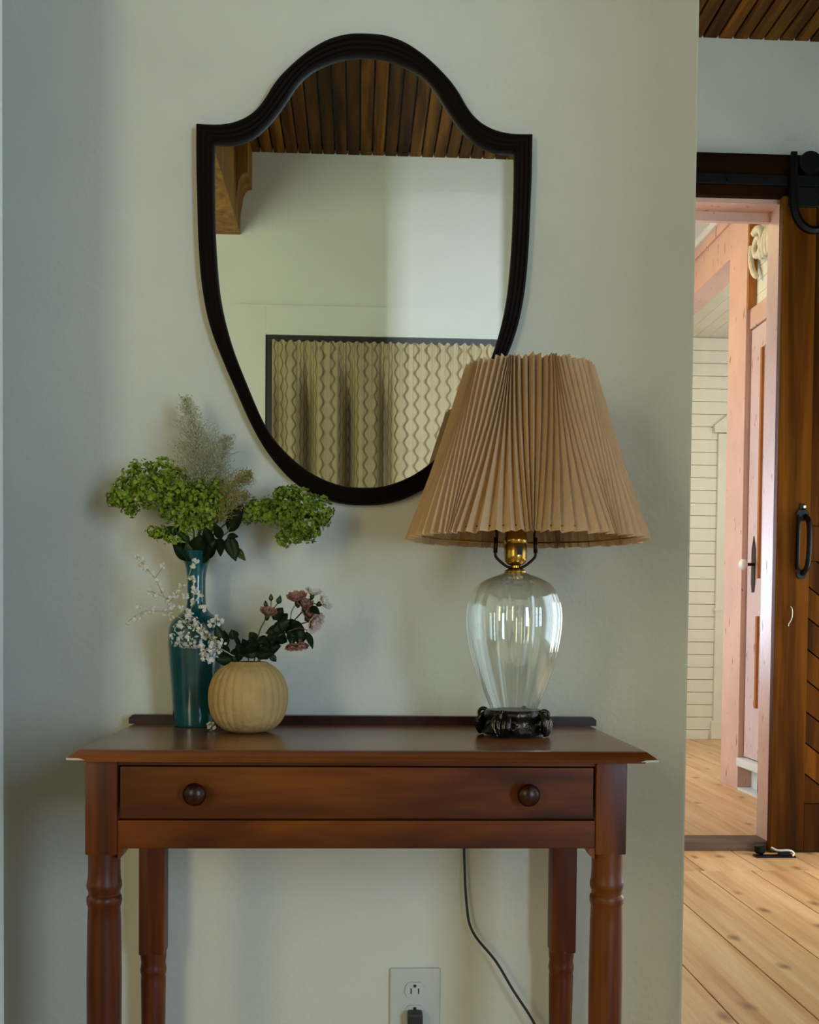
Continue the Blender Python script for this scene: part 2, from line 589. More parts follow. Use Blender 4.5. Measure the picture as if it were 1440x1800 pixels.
# baseboards
struct('baseboard_north', B(XW, 0.575, -0.016, 0, 0, 0.12, bev=0.003), 'white_paint')
struct('baseboard_south', B(XW, XE, YS, YS + 0.016, 0, 0.14, bev=0.003), 'white_paint')


# window behind the camera with the lace curtain
def window(name, label, x0, x1, z0, z1, y, dy, casing=0.0, frame='white_paint', bar=0.032):
    """window in a wall of constant y; dy=+1 when the room lies towards +y"""
    o = bpy.data.objects.new(name, None)
    COL.objects.link(o)
    o.location = (x0, y, z0)
    ORG[o] = Vector(o.location)
    o['kind'] = 'structure'
    o['label'] = label
    bm = bmesh.new()
    ya, yb = sorted((y - dy * 0.155, y + dy * 0.004))
    box(bm, x0, x0 + bar, ya, yb, z0, z1)
    box(bm, x1 - bar, x1, ya, yb, z0, z1)
    box(bm, x0 + bar, x1 - bar, ya, yb, z1 - bar, z1)
    box(bm, x0 + bar, x1 - bar, ya, yb, z0, z0 + bar)
    zm = (z0 + z1) / 2
    box(bm, x0 + bar, x1 - bar, ya, ya + 0.03, zm - 0.02, zm + 0.02)
    obj('frame', bm, frame, o)
    for a, c in ((z0 + bar, zm - 0.02), (zm + 0.02, z1 - bar)):
        obj('pane', B(x0 + bar, x1 - bar, ya + 0.01, ya + 0.014, a, c), 'pane', o)
    if casing:
        ca, cb_ = sorted((y, y + dy * 0.018))
        for k, (a, c, d, e) in enumerate(((x0 - casing, x0, z0 - 0.02, z1 + casing), (x1, x1 + casing, z0 - 0.02, z1 + casing), (x0, x1, z1, z1 + casing))):
            obj('casing', B(a, c, ca, cb_, d, e, bev=0.002), 'plaster_white', o)
        sa, sb = sorted((y, y + dy * 0.05))
        obj('sill', B(x0 - casing - 0.02, x1 + casing + 0.02, sa, sb, z0 - 0.05, z0 - 0.02, bev=0.003), 'plaster_white', o)
    return o


window('window_1', 'dark-framed window behind the lace curtain, seen in the mirror', -0.474, 1.25, 0.8, 2.375, YS, 1, 0.15, 'dark_frame')
window('window_2', 'window of the wall behind the camera', -2.46, -1.58, 0.75, 2.45, YS, 1, 0.07)
window('window_6', 'right window of the wall behind the camera', 1.5, 2.36, 0.35, 2.3, YS, 1, 0.05)
window('window_7', 'window left of the open door leaf', -2.55, -1.45, 0.8, 2.65, 0.0, -1, 0.0)


def rot_window(name, label, y0, y1, z0, z1, x, dx):
    """window in a wall of constant x"""
    o = bpy.data.objects.new(name, None)
    COL.objects.link(o)
    o.location = (x, y0, z0)
    ORG[o] = Vector(o.location)
    o['kind'] = 'structure'
    o['label'] = label
    xa, xb = sorted((x, x + dx * 0.08))
    bm = bmesh.new()
    bar = 0.05
    box(bm, xa, xb, y0, y0 + bar, z0, z1)
    box(bm, xa, xb, y1 - bar, y1, z0, z1)
    box(bm, xa, xb, y0 + bar, y1 - bar, z0, z0 + bar)
    box(bm, xa, xb, y0 + bar, y1 - bar, z1 - bar, z1)
    ym = (y0 + y1) / 2
    box(bm, xa, xb, ym - 0.03, ym + 0.03, z0 + bar, z1 - bar)
    obj('frame', bm, 'white_paint', o)
    obj('pane', B((xa + xb) / 2 - 0.002, (xa + xb) / 2 + 0.002, y0 + bar, ym - 0.03, z0 + bar, z1 - bar), 'pane', o)
    obj('pane', B((xa + xb) / 2 - 0.002, (xa + xb) / 2 + 0.002, ym + 0.03, y1 - bar, z0 + bar, z1 - bar), 'pane', o)
    return o


rot_window('window_3', 'tall window of the right wall', -1.2, 1.05, 0.12, 2.85, XE, 1)
rot_window('window_8', 'glazed door of the right wall', 1.2, 2.3, 0.12, 1.65, XE, 1)

# wooden corbel under the ceiling, seen in the mirror
bm = bmesh.new()
box(bm, -0.86, -0.605, YS, 0, 2.875, ZC, bev=0.004)
pts = [(-0.605, ZC), (-0.548, ZC), (-0.548, 3.10), (-0.566, 3.098), (-0.58, 3.085), (-0.592, 3.06), (-0.597, 3.02), (-0.605, 2.97)]
prism(bm, pts, YS, -3.60)
struct('trim_1', bm, 'beam_wood', 'brown wooden ceiling beam with a scrolled end block, seen in the mirror')

# ------------------------------------------------------------------ doorway, sliding barn door, next room
bm = bmesh.new()
box(bm, 1.70, 1.715, YH - 0.005, YH + 0.12, 0.035, 2.653)
box(bm, 0.85, 0.865, YH - 0.005, YH + 0.12, 0.035, 2.653)
box(bm, 0.865, 1.70, YH - 0.005, YH + 0.12, 2.635, 2.653)
box(bm, 0.865, 1.70, YH + 0.095, YH + 0.12, 2.598, 2.635)
struct('trim_2', bm, 'pink', 'worn pink jamb lining the doorway')
struct('trim_3', B(0.85, 1.715, YH - 0.022, YH + 0.12, 0, 0.038, bev=0.004), 'sill_wood', 'dark worn threshold of the doorway')
hd = struct('trim_4', B(0.75, 2.75, YH - 0.035, YH, 2.653, 2.822, bev=0.003), 'header_wood', 'dark board above the doorway that carries the rail')

t = thing('door_rail', 'black iron rail on the dark board above the doorway', 'rail', (1.7, YH - 0.06, 2.71))
obj('bar', B(0.8, 2.7, YH - 0.058, YH - 0.048, 2.690, 2.732, bev=0.002), 'black_iron', t)
for x in (1.02, 1.47, 2.0, 2.5):
    bm = bmesh.new()
    tube(bm, [(x, YH - 0.048, 2.711), (x, YH - 0.035, 2.711)], 0.013, 12)
    tube(bm, [(x, YH - 0.066, 2.711), (x, YH - 0.058, 2.711)], 0.012, 6)
    obj('spacer', bm, 'black_iron', t)

YD0, YD1 = 2.503, 2.543     # door front and back face
t = bpy.data.objects.new('door_2', None)
COL.objects.link(t)
t.location = (2.15, 2.52, 0.03)
ORG[t] = Vector(t.location)
t['kind'] = 'structure'
t['label'] = 'dark brown sliding barn door with diagonal boards and black handle'
DL, DR, DB, DT = 1.690, 2.60, 0.008, 2.645
st = obj('stile', B(DL, DL + 0.137, YD0, YD1, DB, DT, bev=0.003), 'barn_wood', t)
obj('stile', B(DR - 0.137, DR, YD0, YD1, DB, DT, bev=0.003), 'barn_wood', t)
for z0, z1 in ((DB, 0.20), (1.19, 1.33), (DT - 0.16, DT)):
    obj('rail', B(DL + 0.139, DR - 0.139, YD0 + 0.002, YD1, z0, z1, bev=0.003), 'barn_wood', t)
# diagonal boards of the lower panel, upright boards of the upper
px0, px1 = DL + 0.139, DR - 0.139


def clip(poly, inside, inter):
    out = []
    for i in range(len(poly)):
        a, b_ = poly[i], poly[(i + 1) % len(poly)]
        if inside(a):
            out.append(a)
        if inside(a) != inside(b_):
            out.append(inter(a, b_))
    return out


def diag_boards(z0, z1, step, slope):
    k = -12
    while k < 30:
        c0 = z0 + k * step
        c1 = c0 + step - 0.007
        f0 = lambda x, c=c0: c - slope * (x - px0)
        f1 = lambda x, c=c1: c - slope * (x - px0)
        poly = [(px0, z0), (px1, z0), (px1, z1), (px0, z1)]
        def cut(poly, g):
            def it(a, b_):
                ga, gb = g(a), g(b_)
                f_ = ga / (ga - gb)
                return (a[0] + (b_[0] - a[0]) * f_, a[1] + (b_[1] - a[1]) * f_)
            return clip(poly, lambda p: g(p) >= 0, it)
        poly = cut(poly, lambda p: p[1] - f0(p[0]))
        if len(poly) >= 3:
            poly = cut(poly, lambda p: f1(p[0]) - p[1])
        if len(poly) >= 3:
            obj('board', prism(bmesh.new(), poly, YD0 + 0.014, YD1 - 0.004), 'barn_wood', t)
        k += 1


diag_boards(0.202, 1.188, 0.127, 0.75)
bd = obj('board', B(px0, px0 + 0.117, YD0 + 0.014, YD1 - 0.004, 1.332, DT - 0.162, bev=0.003), 'barn_wood', t)
copies(bd, t, [(0.123 * k, 0, 0) for k in range(1, 5)])
obj('backing', B(px0, px1, YD1 - 0.004, YD1, 0.2, DT - 0.16), 'header_wood', t)
# handle
hx, hz0, hz1 = DL + 0.104, 1.135, 1.375
bm = bmesh.new()
for zc, r in ((hz1, 0.026), (hz0, 0.020)):
    tube(bm, [(hx, YD0 - 0.006, zc), (hx, YD0, zc)], r, 16)
prism(bm, [(hx - 0.012, hz1 + 0.02), (hx + 0.012, hz1 + 0.02), (hx + 0.009, hz1 + 0.045), (hx - 0.009, hz1 + 0.045)], YD0 - 0.006, YD0)
tube(bm, smooth_path([(hx + 0.012, YD0 - 0.004, hz1 - 0.005), (hx + 0.014, YD0 - 0.035, hz1 - 0.035), (hx + 0.014, YD0 - 0.045, (hz0 + hz1) / 2),
                      (hx + 0.012, YD0 - 0.035, hz0 + 0.035), (hx + 0.004, YD0 - 0.004, hz0 + 0.002)], 6), 0.011, 10)
tube(bm, [(hx - 0.015, YD0 - 0.004, hz1), (hx - 0.017, YD0 - 0.005, hz0 + 0.02)], 0.008, 8)
hd = obj('handle', bm, 'black_iron', t, True, angle=40)
tube_ = tube(bmesh.new(), [(hx + 0.006, YD0 - 0.009, hz1 + 0.032), (hx + 0.006, YD0 - 0.004, hz1 + 0.032)], 0.006, 10)
obj('screw', tube_, 'white_paint', hd, label='small bright screw head')
bm = bmesh.new()
tube(bm, smooth_path([(DL + 0.062, YD0 - 0.001, 1.005), (DL + 0.064, YD0 - 0.016, 0.995), (DL + 0.064, YD0 - 0.018, 0.965), (DL + 0.058, YD0 - 0.016, 0.945),
                      (DL + 0.053, YD0 - 0.012, 0.935), (DL + 0.051, YD0 - 0.014, 0.925)], 5), 0.0022, 6)
obj('wire_hook', bm, 'white_paint', t, True, label='thin white wire hook')
# hanger: wheel on the rail, curved iron strap on the door
wx = DL + 0.105
bm = bmesh.new()
lo = bmesh.new()
tube(bm, [(wx, 2.492, 2.776), (wx, 2.53, 2.776)], 0.046, 24)
obj('wheel', bm, 'black_iron', t)
bm = bmesh.new()
tube(bm, smooth_path([(DL + 0.037, YD0 - 0.01, 2.80), (DL + 0.036, YD0 - 0.012, 2.66), (DL + 0.046, YD0 - 0.012, 2.575), (DL + 0.078, YD0 - 0.012, 2.525), (DL + 0.12, YD0 - 0.012, 2.508),
                      (DL + 0.165, YD0 - 0.012, 2.525), (DL + 0.197, YD0 - 0.012, 2.575), (DL + 0.205, YD0 - 0.012, 2.66), (DL + 0.205, YD0 - 0.01, 2.80)], 6), 0.016, 6)
box(bm, DL + 0.025, DL + 0.05, YD0 - 0.012, YD0, 2.775, 2.818, bev=0.003)
box(bm, DL + 0.02, DL + 0.23, YD0 - 0.012, YD0 - 0.004, 2.60, 2.68, bev=0.003)
obj('hanger', bm, 'black_iron', t)
# floor guide
g = thing('door_guide', 'small black and white roller guide on the floor under the barn door', 'door guide', (1.70, 2.46, 0))
obj('roller', lathe(bmesh.new(), [(0.016, 0), (0.022, 0.006), (0.022, 0.03), (0.016, 0.034)], (1.635, 2.47, 0.006), 16), 'black_iron', g)
bm = bmesh.new()
box(bm, 1.60, 1.76, 2.41, 2.455, 0, 0.006)
box(bm, 1.70, 1.74, 2.42, 2.452, 0.006, 0.026, bev=0.003)
obj('plate', bm, 'black_iron', g)
obj('bracket', tube(bmesh.new(), smooth_path([(1.672, 2.445, 0.035), (1.69, 2.425, 0.028), (1.73, 2.41, 0.031), (1.748, 2.405, 0.022), (1.742, 2.40, 0.01)], 5), 0.0042, 6), 'white_paint', g, True, label='white bent metal clip')

# next room shell
bm = bmesh.new()
for y0, y1, z0, z1 in ((2.69, 3.4, 0, 3.3), (5.2, 6.75, 0, 3.3), (3.4, 5.2, 0, 0.55), (3.4, 5.2, 2.5, 3.3)):
    box(bm, 0.14, 0.30, y0, y1, z0, z1)
struct('wall_next_left', bm, 'plaster_white')
rot_window('window_4', 'window of the next room', 3.4, 5.2, 0.55, 2.5, 0.22, -1)
bm = bmesh.new()
box(bm, 0.3, 1.22, 6.62, 6.76, 0, 3.3)
box(bm, 1.68, 3.7, 6.62, 6.76, 0, 3.3)
box(bm, 1.22, 1.68, 6.62, 6.76, 2.7, 3.3)
box(bm, 1.22, 1.68, 6.62, 6.76, 0, 0.7)
wf = struct('wall_next_far', bm, 'cream_board', 'cream boarded wall at the end of the pink room')
bd = obj('board', B(2.08, 3.6, 6.600, 6.62, 0.004, 0.098, bev=0.002), 'cream_board', wf)
copies(bd, wf, [(0, 0.0006 * ((k * 5) % 4), 0.098 * k) for k in range(1, 32)])
window('window_5', 'narrow glazed door at the end of the pink room', 1.22, 1.68, 0.7, 2.7, 6.62, -1, 0.0, 'white_paint')
struct('wall_next_right', B(3.6, 3.72, 2.69, 6.62, 0, 3.3), 'cream_board')
struct('ceiling_next_room', B(0.3, 2.08, 2.69, 6.62, 3.28, 3.33), 'plaster_white', 'white ceiling of the pink room')
cb2 = struct('ceiling_side_bay', B(2.2, 3.6, 4.0, 6.62, 3.16, 3.2), 'cream_board', 'cream boarded ceiling of the side bay')
bd = obj('board', B(2.20, 2.298, 4.3, 6.6, 3.145, 3.16, bev=0.003), 'cream_board', cb2)
copies(bd, cb2, [(0.1 * k, 0, 0) for k in range(1, 14)])
nf = struct('floor_next_room', B(0.3, 3.6, 2.69, 6.62, -0.04, 0.008), 'sill_wood', 'pale pine boards of the pink room floor')
fp = obj('plank', B(0.31, 0.31 + 0.1978, 2.70, 6.60, 0.008, 0.028, bev=0.0015), 'floor_wood', nf)
copies(fp, nf, [(0.2 * k, 0, 0) for k in range(1, 16)])
# cream door casing with a small cap, on the far wall
bm = bmesh.new()
box(bm, 2.782, 2.90, 6.572, 6.60, 0.03, 2.40, bev=0.003)
prism(bm, [(2.745, 2.405), (3.75 - 0.2, 2.405), (3.75 - 0.2, 2.56), (2.87, 2.56), (2.745, 2.46)], 6.55, 6.60)
box(bm, 2.765, 2.92, 6.565, 6.60, 0.03, 0.17, bev=0.003)
box(bm, 2.775, 2.91, 6.568, 6.60, 1.03, 1.05)
struct('trim_5', bm, 'cream_board', 'cream door casing with a pointed cap in the far room')
struct('baseboard_far', B(2.1, 2.745, 6.585, 6.60, 0.028, 0.075, bev=0.002), 'cream_board')

# pink post, frieze and the pink panel door of the right side
XP = 2.08
struct('trim_6', B(XP, XP + 0.16, 4.014, 4.297, 0.028, 3.28, bev=0.004), 'pink', 'worn peach-pink post beside the panel door')
bm = bmesh.new()
box(bm, XP + 0.004, XP + 0.15, 4.297, 6.62, 2.985, 3.28, bev=0.003)
box(bm, XP - 0.012, XP + 0.004, 4.297, 6.62, 3.18, 3.28, bev=0.003)
struct('trim_7', bm, 'pink', 'peach-pink frieze board under the white ceiling')
struct('trim_8', B(XP - 0.03, XP - 0.012, 4.297, 6.62, 3.235, 3.28, bev=0.004), 'plaster_white')
struct('trim_9', B(XP + 0.02, XP + 0.14, 3.1, 4.012, 2.515, 2.622, bev=0.003), 'pink', 'peach-pink rail between the panel door and the boarded transom')
struct('trim_10', B(XP + 0.01, XP + 0.14, 2.72, 4.012, 3.085, 3.28, bev=0.003), 'pink')
bm = B(XP + 0.065, XP + 0.085, 3.1, 4.012, 2.622, 3.085)
wt = struct('wall_transom', bm, 'pale_board', 'pale boarded panel above the pink door')
bd = obj('board', B(XP + 0.05, XP + 0.065, 3.1, 4.0, 2.623, 2.693, bev=0.002), 'pale_board', wt)
copies(bd, wt, [(0, 0, 0.0725 * k) for k in range(1, 6)])
struct('trim_11', B(XP + 0.004, XP + 0.065, 4.0, 4.0135, 2.622, 3.085), 'orange_edge')
struct('wall_next_side', B(XP + 0.02, XP + 0.14, 2.72, 3.1, 0, 3.085), 'pink')
# step below the pink door
bm = bmesh.new()
box(bm, XP - 0.012, XP + 0.12, 3.1, 4.012, 0.160, 0.205, bev=0.010)
box(bm, XP + 0.075, XP + 0.12, 3.1, 4.012, 0.028, 0.160)
box(bm, XP + 0.0, XP + 0.075, 3.1, 4.012, 0.028, 0.042, bev=0.002)
struct('trim_12', bm, 'white_paint', 'white step below the pink panel door')

t = bpy.data.objects.new('door_3', None)
COL.objects.link(t)
t.location = (XP + 0.05, 3.6, 0.21)
ORG[t] = Vector(t.location)
t['kind'] = 'structure'
t['label'] = 'worn pink panel door with a white knob, seen through the doorway'
y0, y1, zb, zt = 3.14, 4.008, 0.212, 2.508
xf, xb = XP + 0.03, XP + 0.075
obj('stile', B(xf, xb, 3.872, y1, zb, zt, bev=0.002), 'pink_door', t)
obj('stile', B(xf, xb, y0, y0 + 0.13, zb, zt, bev=0.002), 'pink_door', t)
for z0, z1 in ((zb, 0.485), (0.973, 1.172), (2.385, zt)):
    obj('rail', B(xf, xb, y0 + 0.13, 3.872, z0, z1, bev=0.002), 'pink_door', t)
for z0, z1 in ((0.485, 0.973), (1.172, 2.385)):
    p = obj('panel', B(xf + 0.016, xf + 0.03, y0 + 0.13, 3.872, z0, z1), 'pink_door', t)
    obj('moulding', B(xf + 0.002, xf + 0.016, 3.856, 3.872, z0, z1, bev=0.002), 'orange_edge', p, label='orange-brown moulding')
kp = obj('escutcheon', prism(bmesh.new(), [(3.895, 1.10), (3.925, 1.10), (3.938, 1.15), (3.938, 1.33), (3.91, 1.40), (3.882, 1.33), (3.882, 1.15)], xf - 0.004, xf, 'X'), 'dark_brass', t)
bm = bmesh.new()
tube(bm, [(xf - 0.004, 3.90, 1.248), (xf - 0.045, 3.90, 1.248)], 0.009, 10)
obj('spindle', bm, 'dark_brass', kp)
bm = bmesh.new()
tube(bm, [(xf - 0.040, 3.90, 1.248), (xf - 0.046, 3.90, 1.248), (xf - 0.056, 3.90, 1.248), (xf - 0.072, 3.90, 1.248), (xf - 0.082, 3.90, 1.248)], [0.012, 0.02, 0.028, 0.028, 0.014], 16)
obj('knob', bm, 'bulb', kp, True, label='white china knob')

# plaster scroll ornament fixed to the transom panel
t = thing('scroll_ornament', 'pale plaster scroll ornament on the boarded panel above the pink door', 'ornament', (XP, 3.84, 2.9))


def spiral(cy, cz, r, turns, x, dirn=1, ph=0.0):
    return [(x, cy + dirn * r * (1 - 0.75 * k / 30) * cos(ph + 2 * pi * turns * k / 30), cz + r * (1 - 0.75 * k / 30) * sin(ph + 2 * pi * turns * k / 30)) for k in range(31)]


bm = bmesh.new()
tube(bm, spiral(3.90, 2.93, 0.085, 1.4, XP + 0.012, 1, 1.0), [0.022 - 0.012 * k / 30 for k in range(31)], 8)
tube(bm, smooth_path([(XP + 0.012, 3.985, 2.95), (XP + 0.01, 3.985, 2.87), (XP + 0.012, 3.95, 2.80), (XP + 0.02, 3.92, 2.77)], 6), [0.016] * 18 + [0.009], 8)
obj('volute', bm, 'plaster_orn', t, True)
bm = bmesh.new()
tube(bm, spiral(3.66, 2.86, 0.07, 1.3, XP + 0.012, -1, 0.6), [0.024 - 0.014 * k / 30 for k in range(31)], 8)
obj('volute', bm, 'plaster_orn', t, True)
bm = bmesh.new()
for k in range(7):
    a = 3.86 - 0.04 * k
    tube(bm, smooth_path([(XP + 0.02, a, 2.84), (XP + 0.015, a - 0.01, 2.93), (XP + 0.03, a - 0.03, 3.0)], 4), [0.012, 0.016, 0.018, 0.018, 0.018, 0.016, 0.014, 0.01, 0.006], 6)
obj('leafwork', bm, 'plaster_orn', t, True)
obj('back_plate', B(XP + 0.024, XP + 0.05, 3.62, 3.92, 2.90, 2.96, bev=0.01), 'plaster_orn', t)

# ------------------------------------------------------------------ console table
TX0, TX1, TYF, TYB = -0.384, 0.412, -0.415, -0.022
t = thing('console_table', 'reddish-brown wooden console table with one long drawer and turned legs', 'table', (0.01, -0.21, 0))


def ring_loft(bm, rings):
    R = [[bm.verts.new(p) for p in r] for r in rings]
    n = len(R[0])
    for a, b_ in zip(R, R[1:]):
        for i in range(n):
            bm.faces.new((a[i], a[(i + 1) % n], b_[(i + 1) % n], b_[i]))
    bm.faces.new(R[0][::-1])
    bm.faces.new(R[-1])
    return bm


rings = []
for ins, z in ((0.022, 0.7405), (0.014, 0.7405), (0.013, 0.7435), (0.002, 0.7445), (0.0, 0.747), (0.003, 0.750), (0.008, 0.7535), (0.012, 0.7565), (0.016, 0.7572), (0.02, 0.7575)):
    rings.append([(TX0 + ins, TYF + ins, z), (TX1 - ins, TYF + ins, z), (TX1 - ins, TYB, z), (TX0 + ins, TYB, z)])
top_ = obj('tabletop', ring_loft(bmesh.new(), rings), 'table_top', t)
for sx_, xe in ((1, TX1), (-1, TX0)):  # pale slivers stand in for the bright highlights on the front corners
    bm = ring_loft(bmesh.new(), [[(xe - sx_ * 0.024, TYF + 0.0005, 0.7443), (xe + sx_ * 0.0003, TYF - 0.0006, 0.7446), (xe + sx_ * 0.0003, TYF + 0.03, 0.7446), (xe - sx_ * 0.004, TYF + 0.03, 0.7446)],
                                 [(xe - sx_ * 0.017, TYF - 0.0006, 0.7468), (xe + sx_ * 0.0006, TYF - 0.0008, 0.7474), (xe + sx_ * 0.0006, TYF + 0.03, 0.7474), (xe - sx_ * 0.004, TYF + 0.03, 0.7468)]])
    obj('corner_highlight', bm, 'outlet', top_, label='pale painted highlight on the corner of the edge')
bm = prism(bmesh.new(), [(TX0 + 0.004, 0.757), (TX1 - 0.002, 0.757), (TX1 - 0.002, 0.767), (TX1 - 0.008, 0.772), (TX0 + 0.010, 0.772), (TX0 + 0.004, 0.767)], TYB - 0.012, TYB + 0.0075)
obj('backsplash', bm, 'knob_wood', t)
LX0, LX1, LYF, LYB = -0.366, 0.376, -0.392, -0.035
LW = 0.0435


def front_leg(xc, side):
    bm = bmesh.new()
    yc = LYF + LW / 2
    h = LW / 2
    box(bm, xc - h, xc + h, yc - h, yc + h, 0.612, 0.7405, bev=0.0035)
    prof = [(0.018, 0), (0.020, 0.03), (0.023, 0.06), (0.018, 0.09), (0.0180, 0.11), (0.0210, 0.22), (0.0232, 0.36), (0.0236, 0.44), (0.0226, 0.515), (0.0218, 0.537),
            (0.0234, 0.541), (0.0240, 0.546), (0.0234, 0.551), (0.0214, 0.5535), (0.0214, 0.5585), (0.0232, 0.562), (0.0240, 0.567), (0.0232, 0.572), (0.0222, 0.576), (0.0216, 0.59), (0.0217, 0.607), (0.0218, 0.615)]
    lathe(bm, prof, (xc, yc, 0), 28)
    s = -side
    prism(bm, [(xc + s * h, 0.6215), (xc + s * (h + 0.008), 0.6215), (xc + s * (h + 0.008), 0.614), (xc + s * (h + 0.004), 0.608), (xc + s * h, 0.606)], yc - h + 0.004, yc + 0.012)
    return bm


def rear_leg(xc):
    bm = bmesh.new()
    yc = LYB - LW / 2 + 0.001
    h = 0.021
    box(bm, xc - h, xc + h, yc - h, yc + h, 0.378, 0.7405, bev=0.004)
    prof = [(0.017, 0), (0.019, 0.04), (0.017, 0.09), (0.0165, 0.12), (0.0195, 0.25), (0.0206, 0.335), (0.0198, 0.340), (0.0212, 0.345), (0.0216, 0.351), (0.0205, 0.357), (0.0200, 0.362), (0.0212, 0.370), (0.0212, 0.382)]
    lathe(bm, prof, (xc, yc, 0), 28)
    return bm


obj('leg', front_leg(LX0 + LW / 2, -1), 'leg_wood', t, True, angle=35)
obj('leg', front_leg(LX1 - LW / 2, 1), 'leg_wood', t, True, angle=35)
obj('leg', rear_leg(-0.334), 'leg_wood', t, True, angle=35)
obj('leg', rear_leg(0.351), 'leg_wood', t, True, angle=35)
AX0, AX1 = LX0 + LW, LX1 - LW
obj('front_rail', B(AX0, AX1, LYF + 0.003, LYF + 0.022, 0.6205, 0.659, bev=0.0015), 'table_wood', t)
obj('apron', B(LX0 + 0.006, LX0 + 0.024, LYF + LW, LYB - LW, 0.6205, 0.7405), 'table_wood', t)
obj('apron', B(LX1 - 0.024, LX1 - 0.006, LYF + LW, LYB - LW, 0.6205, 0.7405), 'table_wood', t)
obj('apron', B(AX0 + 0.005, AX1 - 0.005, LYB - 0.024, LYB - 0.006, 0.6205, 0.7405), 'table_wood', t)
obj('top_rail', B(AX0, AX1, LYF + 0.006, LYF + 0.024, 0.7345, 0.7405), 'table_wood', t)
bm = B(AX0 + 0.003, AX1 - 0.003, LYF + 0.004, LYF + 0.022, 0.6612, 0.7325, bev=0.0022)
box(bm, AX0 + 0.02, AX1 - 0.02, LYF + 0.022, LYB - 0.04, 0.665, 0.73)
dr = obj('drawer', bm, 'table_wood', t)
for kx in (-0.2165, 0.2365):
    bm = bmesh.new()
    ys = [0, -0.004, -0.010, -0.013, -0.019, -0.024, -0.027]
    rs = [0.0085, 0.0075, 0.008, 0.0145, 0.0158, 0.012, 0.004]
    tube(bm, [(kx, LYF + 0.004 + y, 0.6975) for y in ys], rs, 24)
    obj('knob', bm, 'knob_wood', dr, True)

# ------------------------------------------------------------------ mirror
t = thing('wall_mirror', 'large shield-shaped mirror with a dark reeded frame on the wall', 'mirror', (0.0078, 0, 1.5))
PXM = 0.000967
outer_a = [(0, 58), (26, 59), (50, 64.5), (71, 73), (95, 88), (115, 104), (133, 121), (149, 138), (162, 156), (173, 175), (185, 192), (200, 206), (217, 215.5), (235, 221.5), (257, 224.5), (275, 224.5), (291.5, 224)]
outer_b = [(291.5, 224), (291, 300), (289, 370), (287.5, 420), (283.5, 480), (278.5, 520), (271.5, 557), (262, 590), (250.5, 620), (236, 655), (221, 689), (203, 730), (184.5, 767), (164, 799), (142, 826), (118, 849), (94, 864), (70, 875), (43, 882.5), (20, 885.5), (0, 886)]
inner_a = [(0, 94.5), (35, 98), (70, 110.5), (90, 121), (106, 134), (120, 150), (132, 169), (145, 189), (159, 208), (174, 225), (190, 239), (207, 248.5), (226, 254.5), (245, 256), (260, 256)]
inner_b = [(260, 256), (260.5, 300), (259.5, 370), (258, 420), (254, 480), (249.5, 520), (243, 555), (234, 590), (224.5, 620), (213, 650), (201.5, 678), (187, 713), (171, 747), (152, 776), (129, 801), (104, 822), (78, 838), (50, 849.5), (25, 855), (0, 856)]


def half(a, b_, na=40, nb=60):
    A = resample(smooth_path([(x, 0, y) for x, y in a], 6), na)
    Bb = resample(smooth_path([(x, 0, y) for x, y in b_], 6), nb)
    return A + Bb[1:]


def outline(a, b_):
    h = half(a, b_)
    h = [(p.x * PXM, 1.914 - (p.z - 58) * 0.000947) for p in h]
    return h + [(-x, z) for x, z in h[-2:0:-1]]


OUT, INN = outline(outer_a, outer_b), outline(inner_a, inner_b)
MXC, TILT = 0.0078, 0.003
prof = [(0.0, 0.0), (0.0, 0.016), (0.04, 0.020), (0.16, 0.0225), (0.24, 0.020), (0.28, 0.0205), (0.40, 0.023), (0.50, 0.0205), (0.54, 0.021), (0.66, 0.0235), (0.76, 0.021), (0.80, 0.0215), (0.90, 0.0235), (0.97, 0.021), (1.0, 0.017), (1.0, 0.0085)]
bm = bmesh.new()
rings = []
for tt, y in prof:
    ring = []
    for (ox, oz), (ix, iz) in zip(OUT, INN):
        x, z = ox + (ix - ox) * tt, oz + (iz - oz) * tt
        ring.append(bm.verts.new((MXC + x, -0.001 - y, z + TILT * 0)))
    rings.append(ring)
n = len(OUT)
for a, b_ in zip(rings, rings[1:]):
    for i in range(n):
        bm.faces.new((a[i], a[(i + 1) % n], b_[(i + 1) % n], b_[i]))
obj('frame', bm, 'mirror_frame', t, True, angle=50)
bm = bmesh.new()
f = bm.faces.new([bm.verts.new((MXC + x * 1.012, -0.0115, (z - 1.5) * 1.012 + 1.5)) for x, z in INN])
r = bmesh.ops.extrude_face_region(bm, geom=[f])
bmesh.ops.translate(bm, verts=[v for v in r['geom'] if isinstance(v, bmesh.types.BMVert)], vec=(0, 0.004, 0))
obj('glass', bm, 'mirror', t, label='clear mirror glass')

# ------------------------------------------------------------------ curtain on its rod (seen in the mirror)
t = thing('curtain', 'cream lace curtain gathered on a rod across the dark window in the mirror', 'curtain', (0.35, YS + 0.05, 2.3))
obj('rod', tube(bmesh.new(), [(-0.45, YS + 0.045, 2.322), (1.23, YS + 0.045, 2.322)], 0.006, 10), 'dark_frame', t)
bm = bmesh.new()
uvl = bm.loops.layers.uv.new('UVMap')
X0, X1, Z0, Z1 = -0.437, 1.22, 0.95, 2.34
NX, NZ = 420, 46


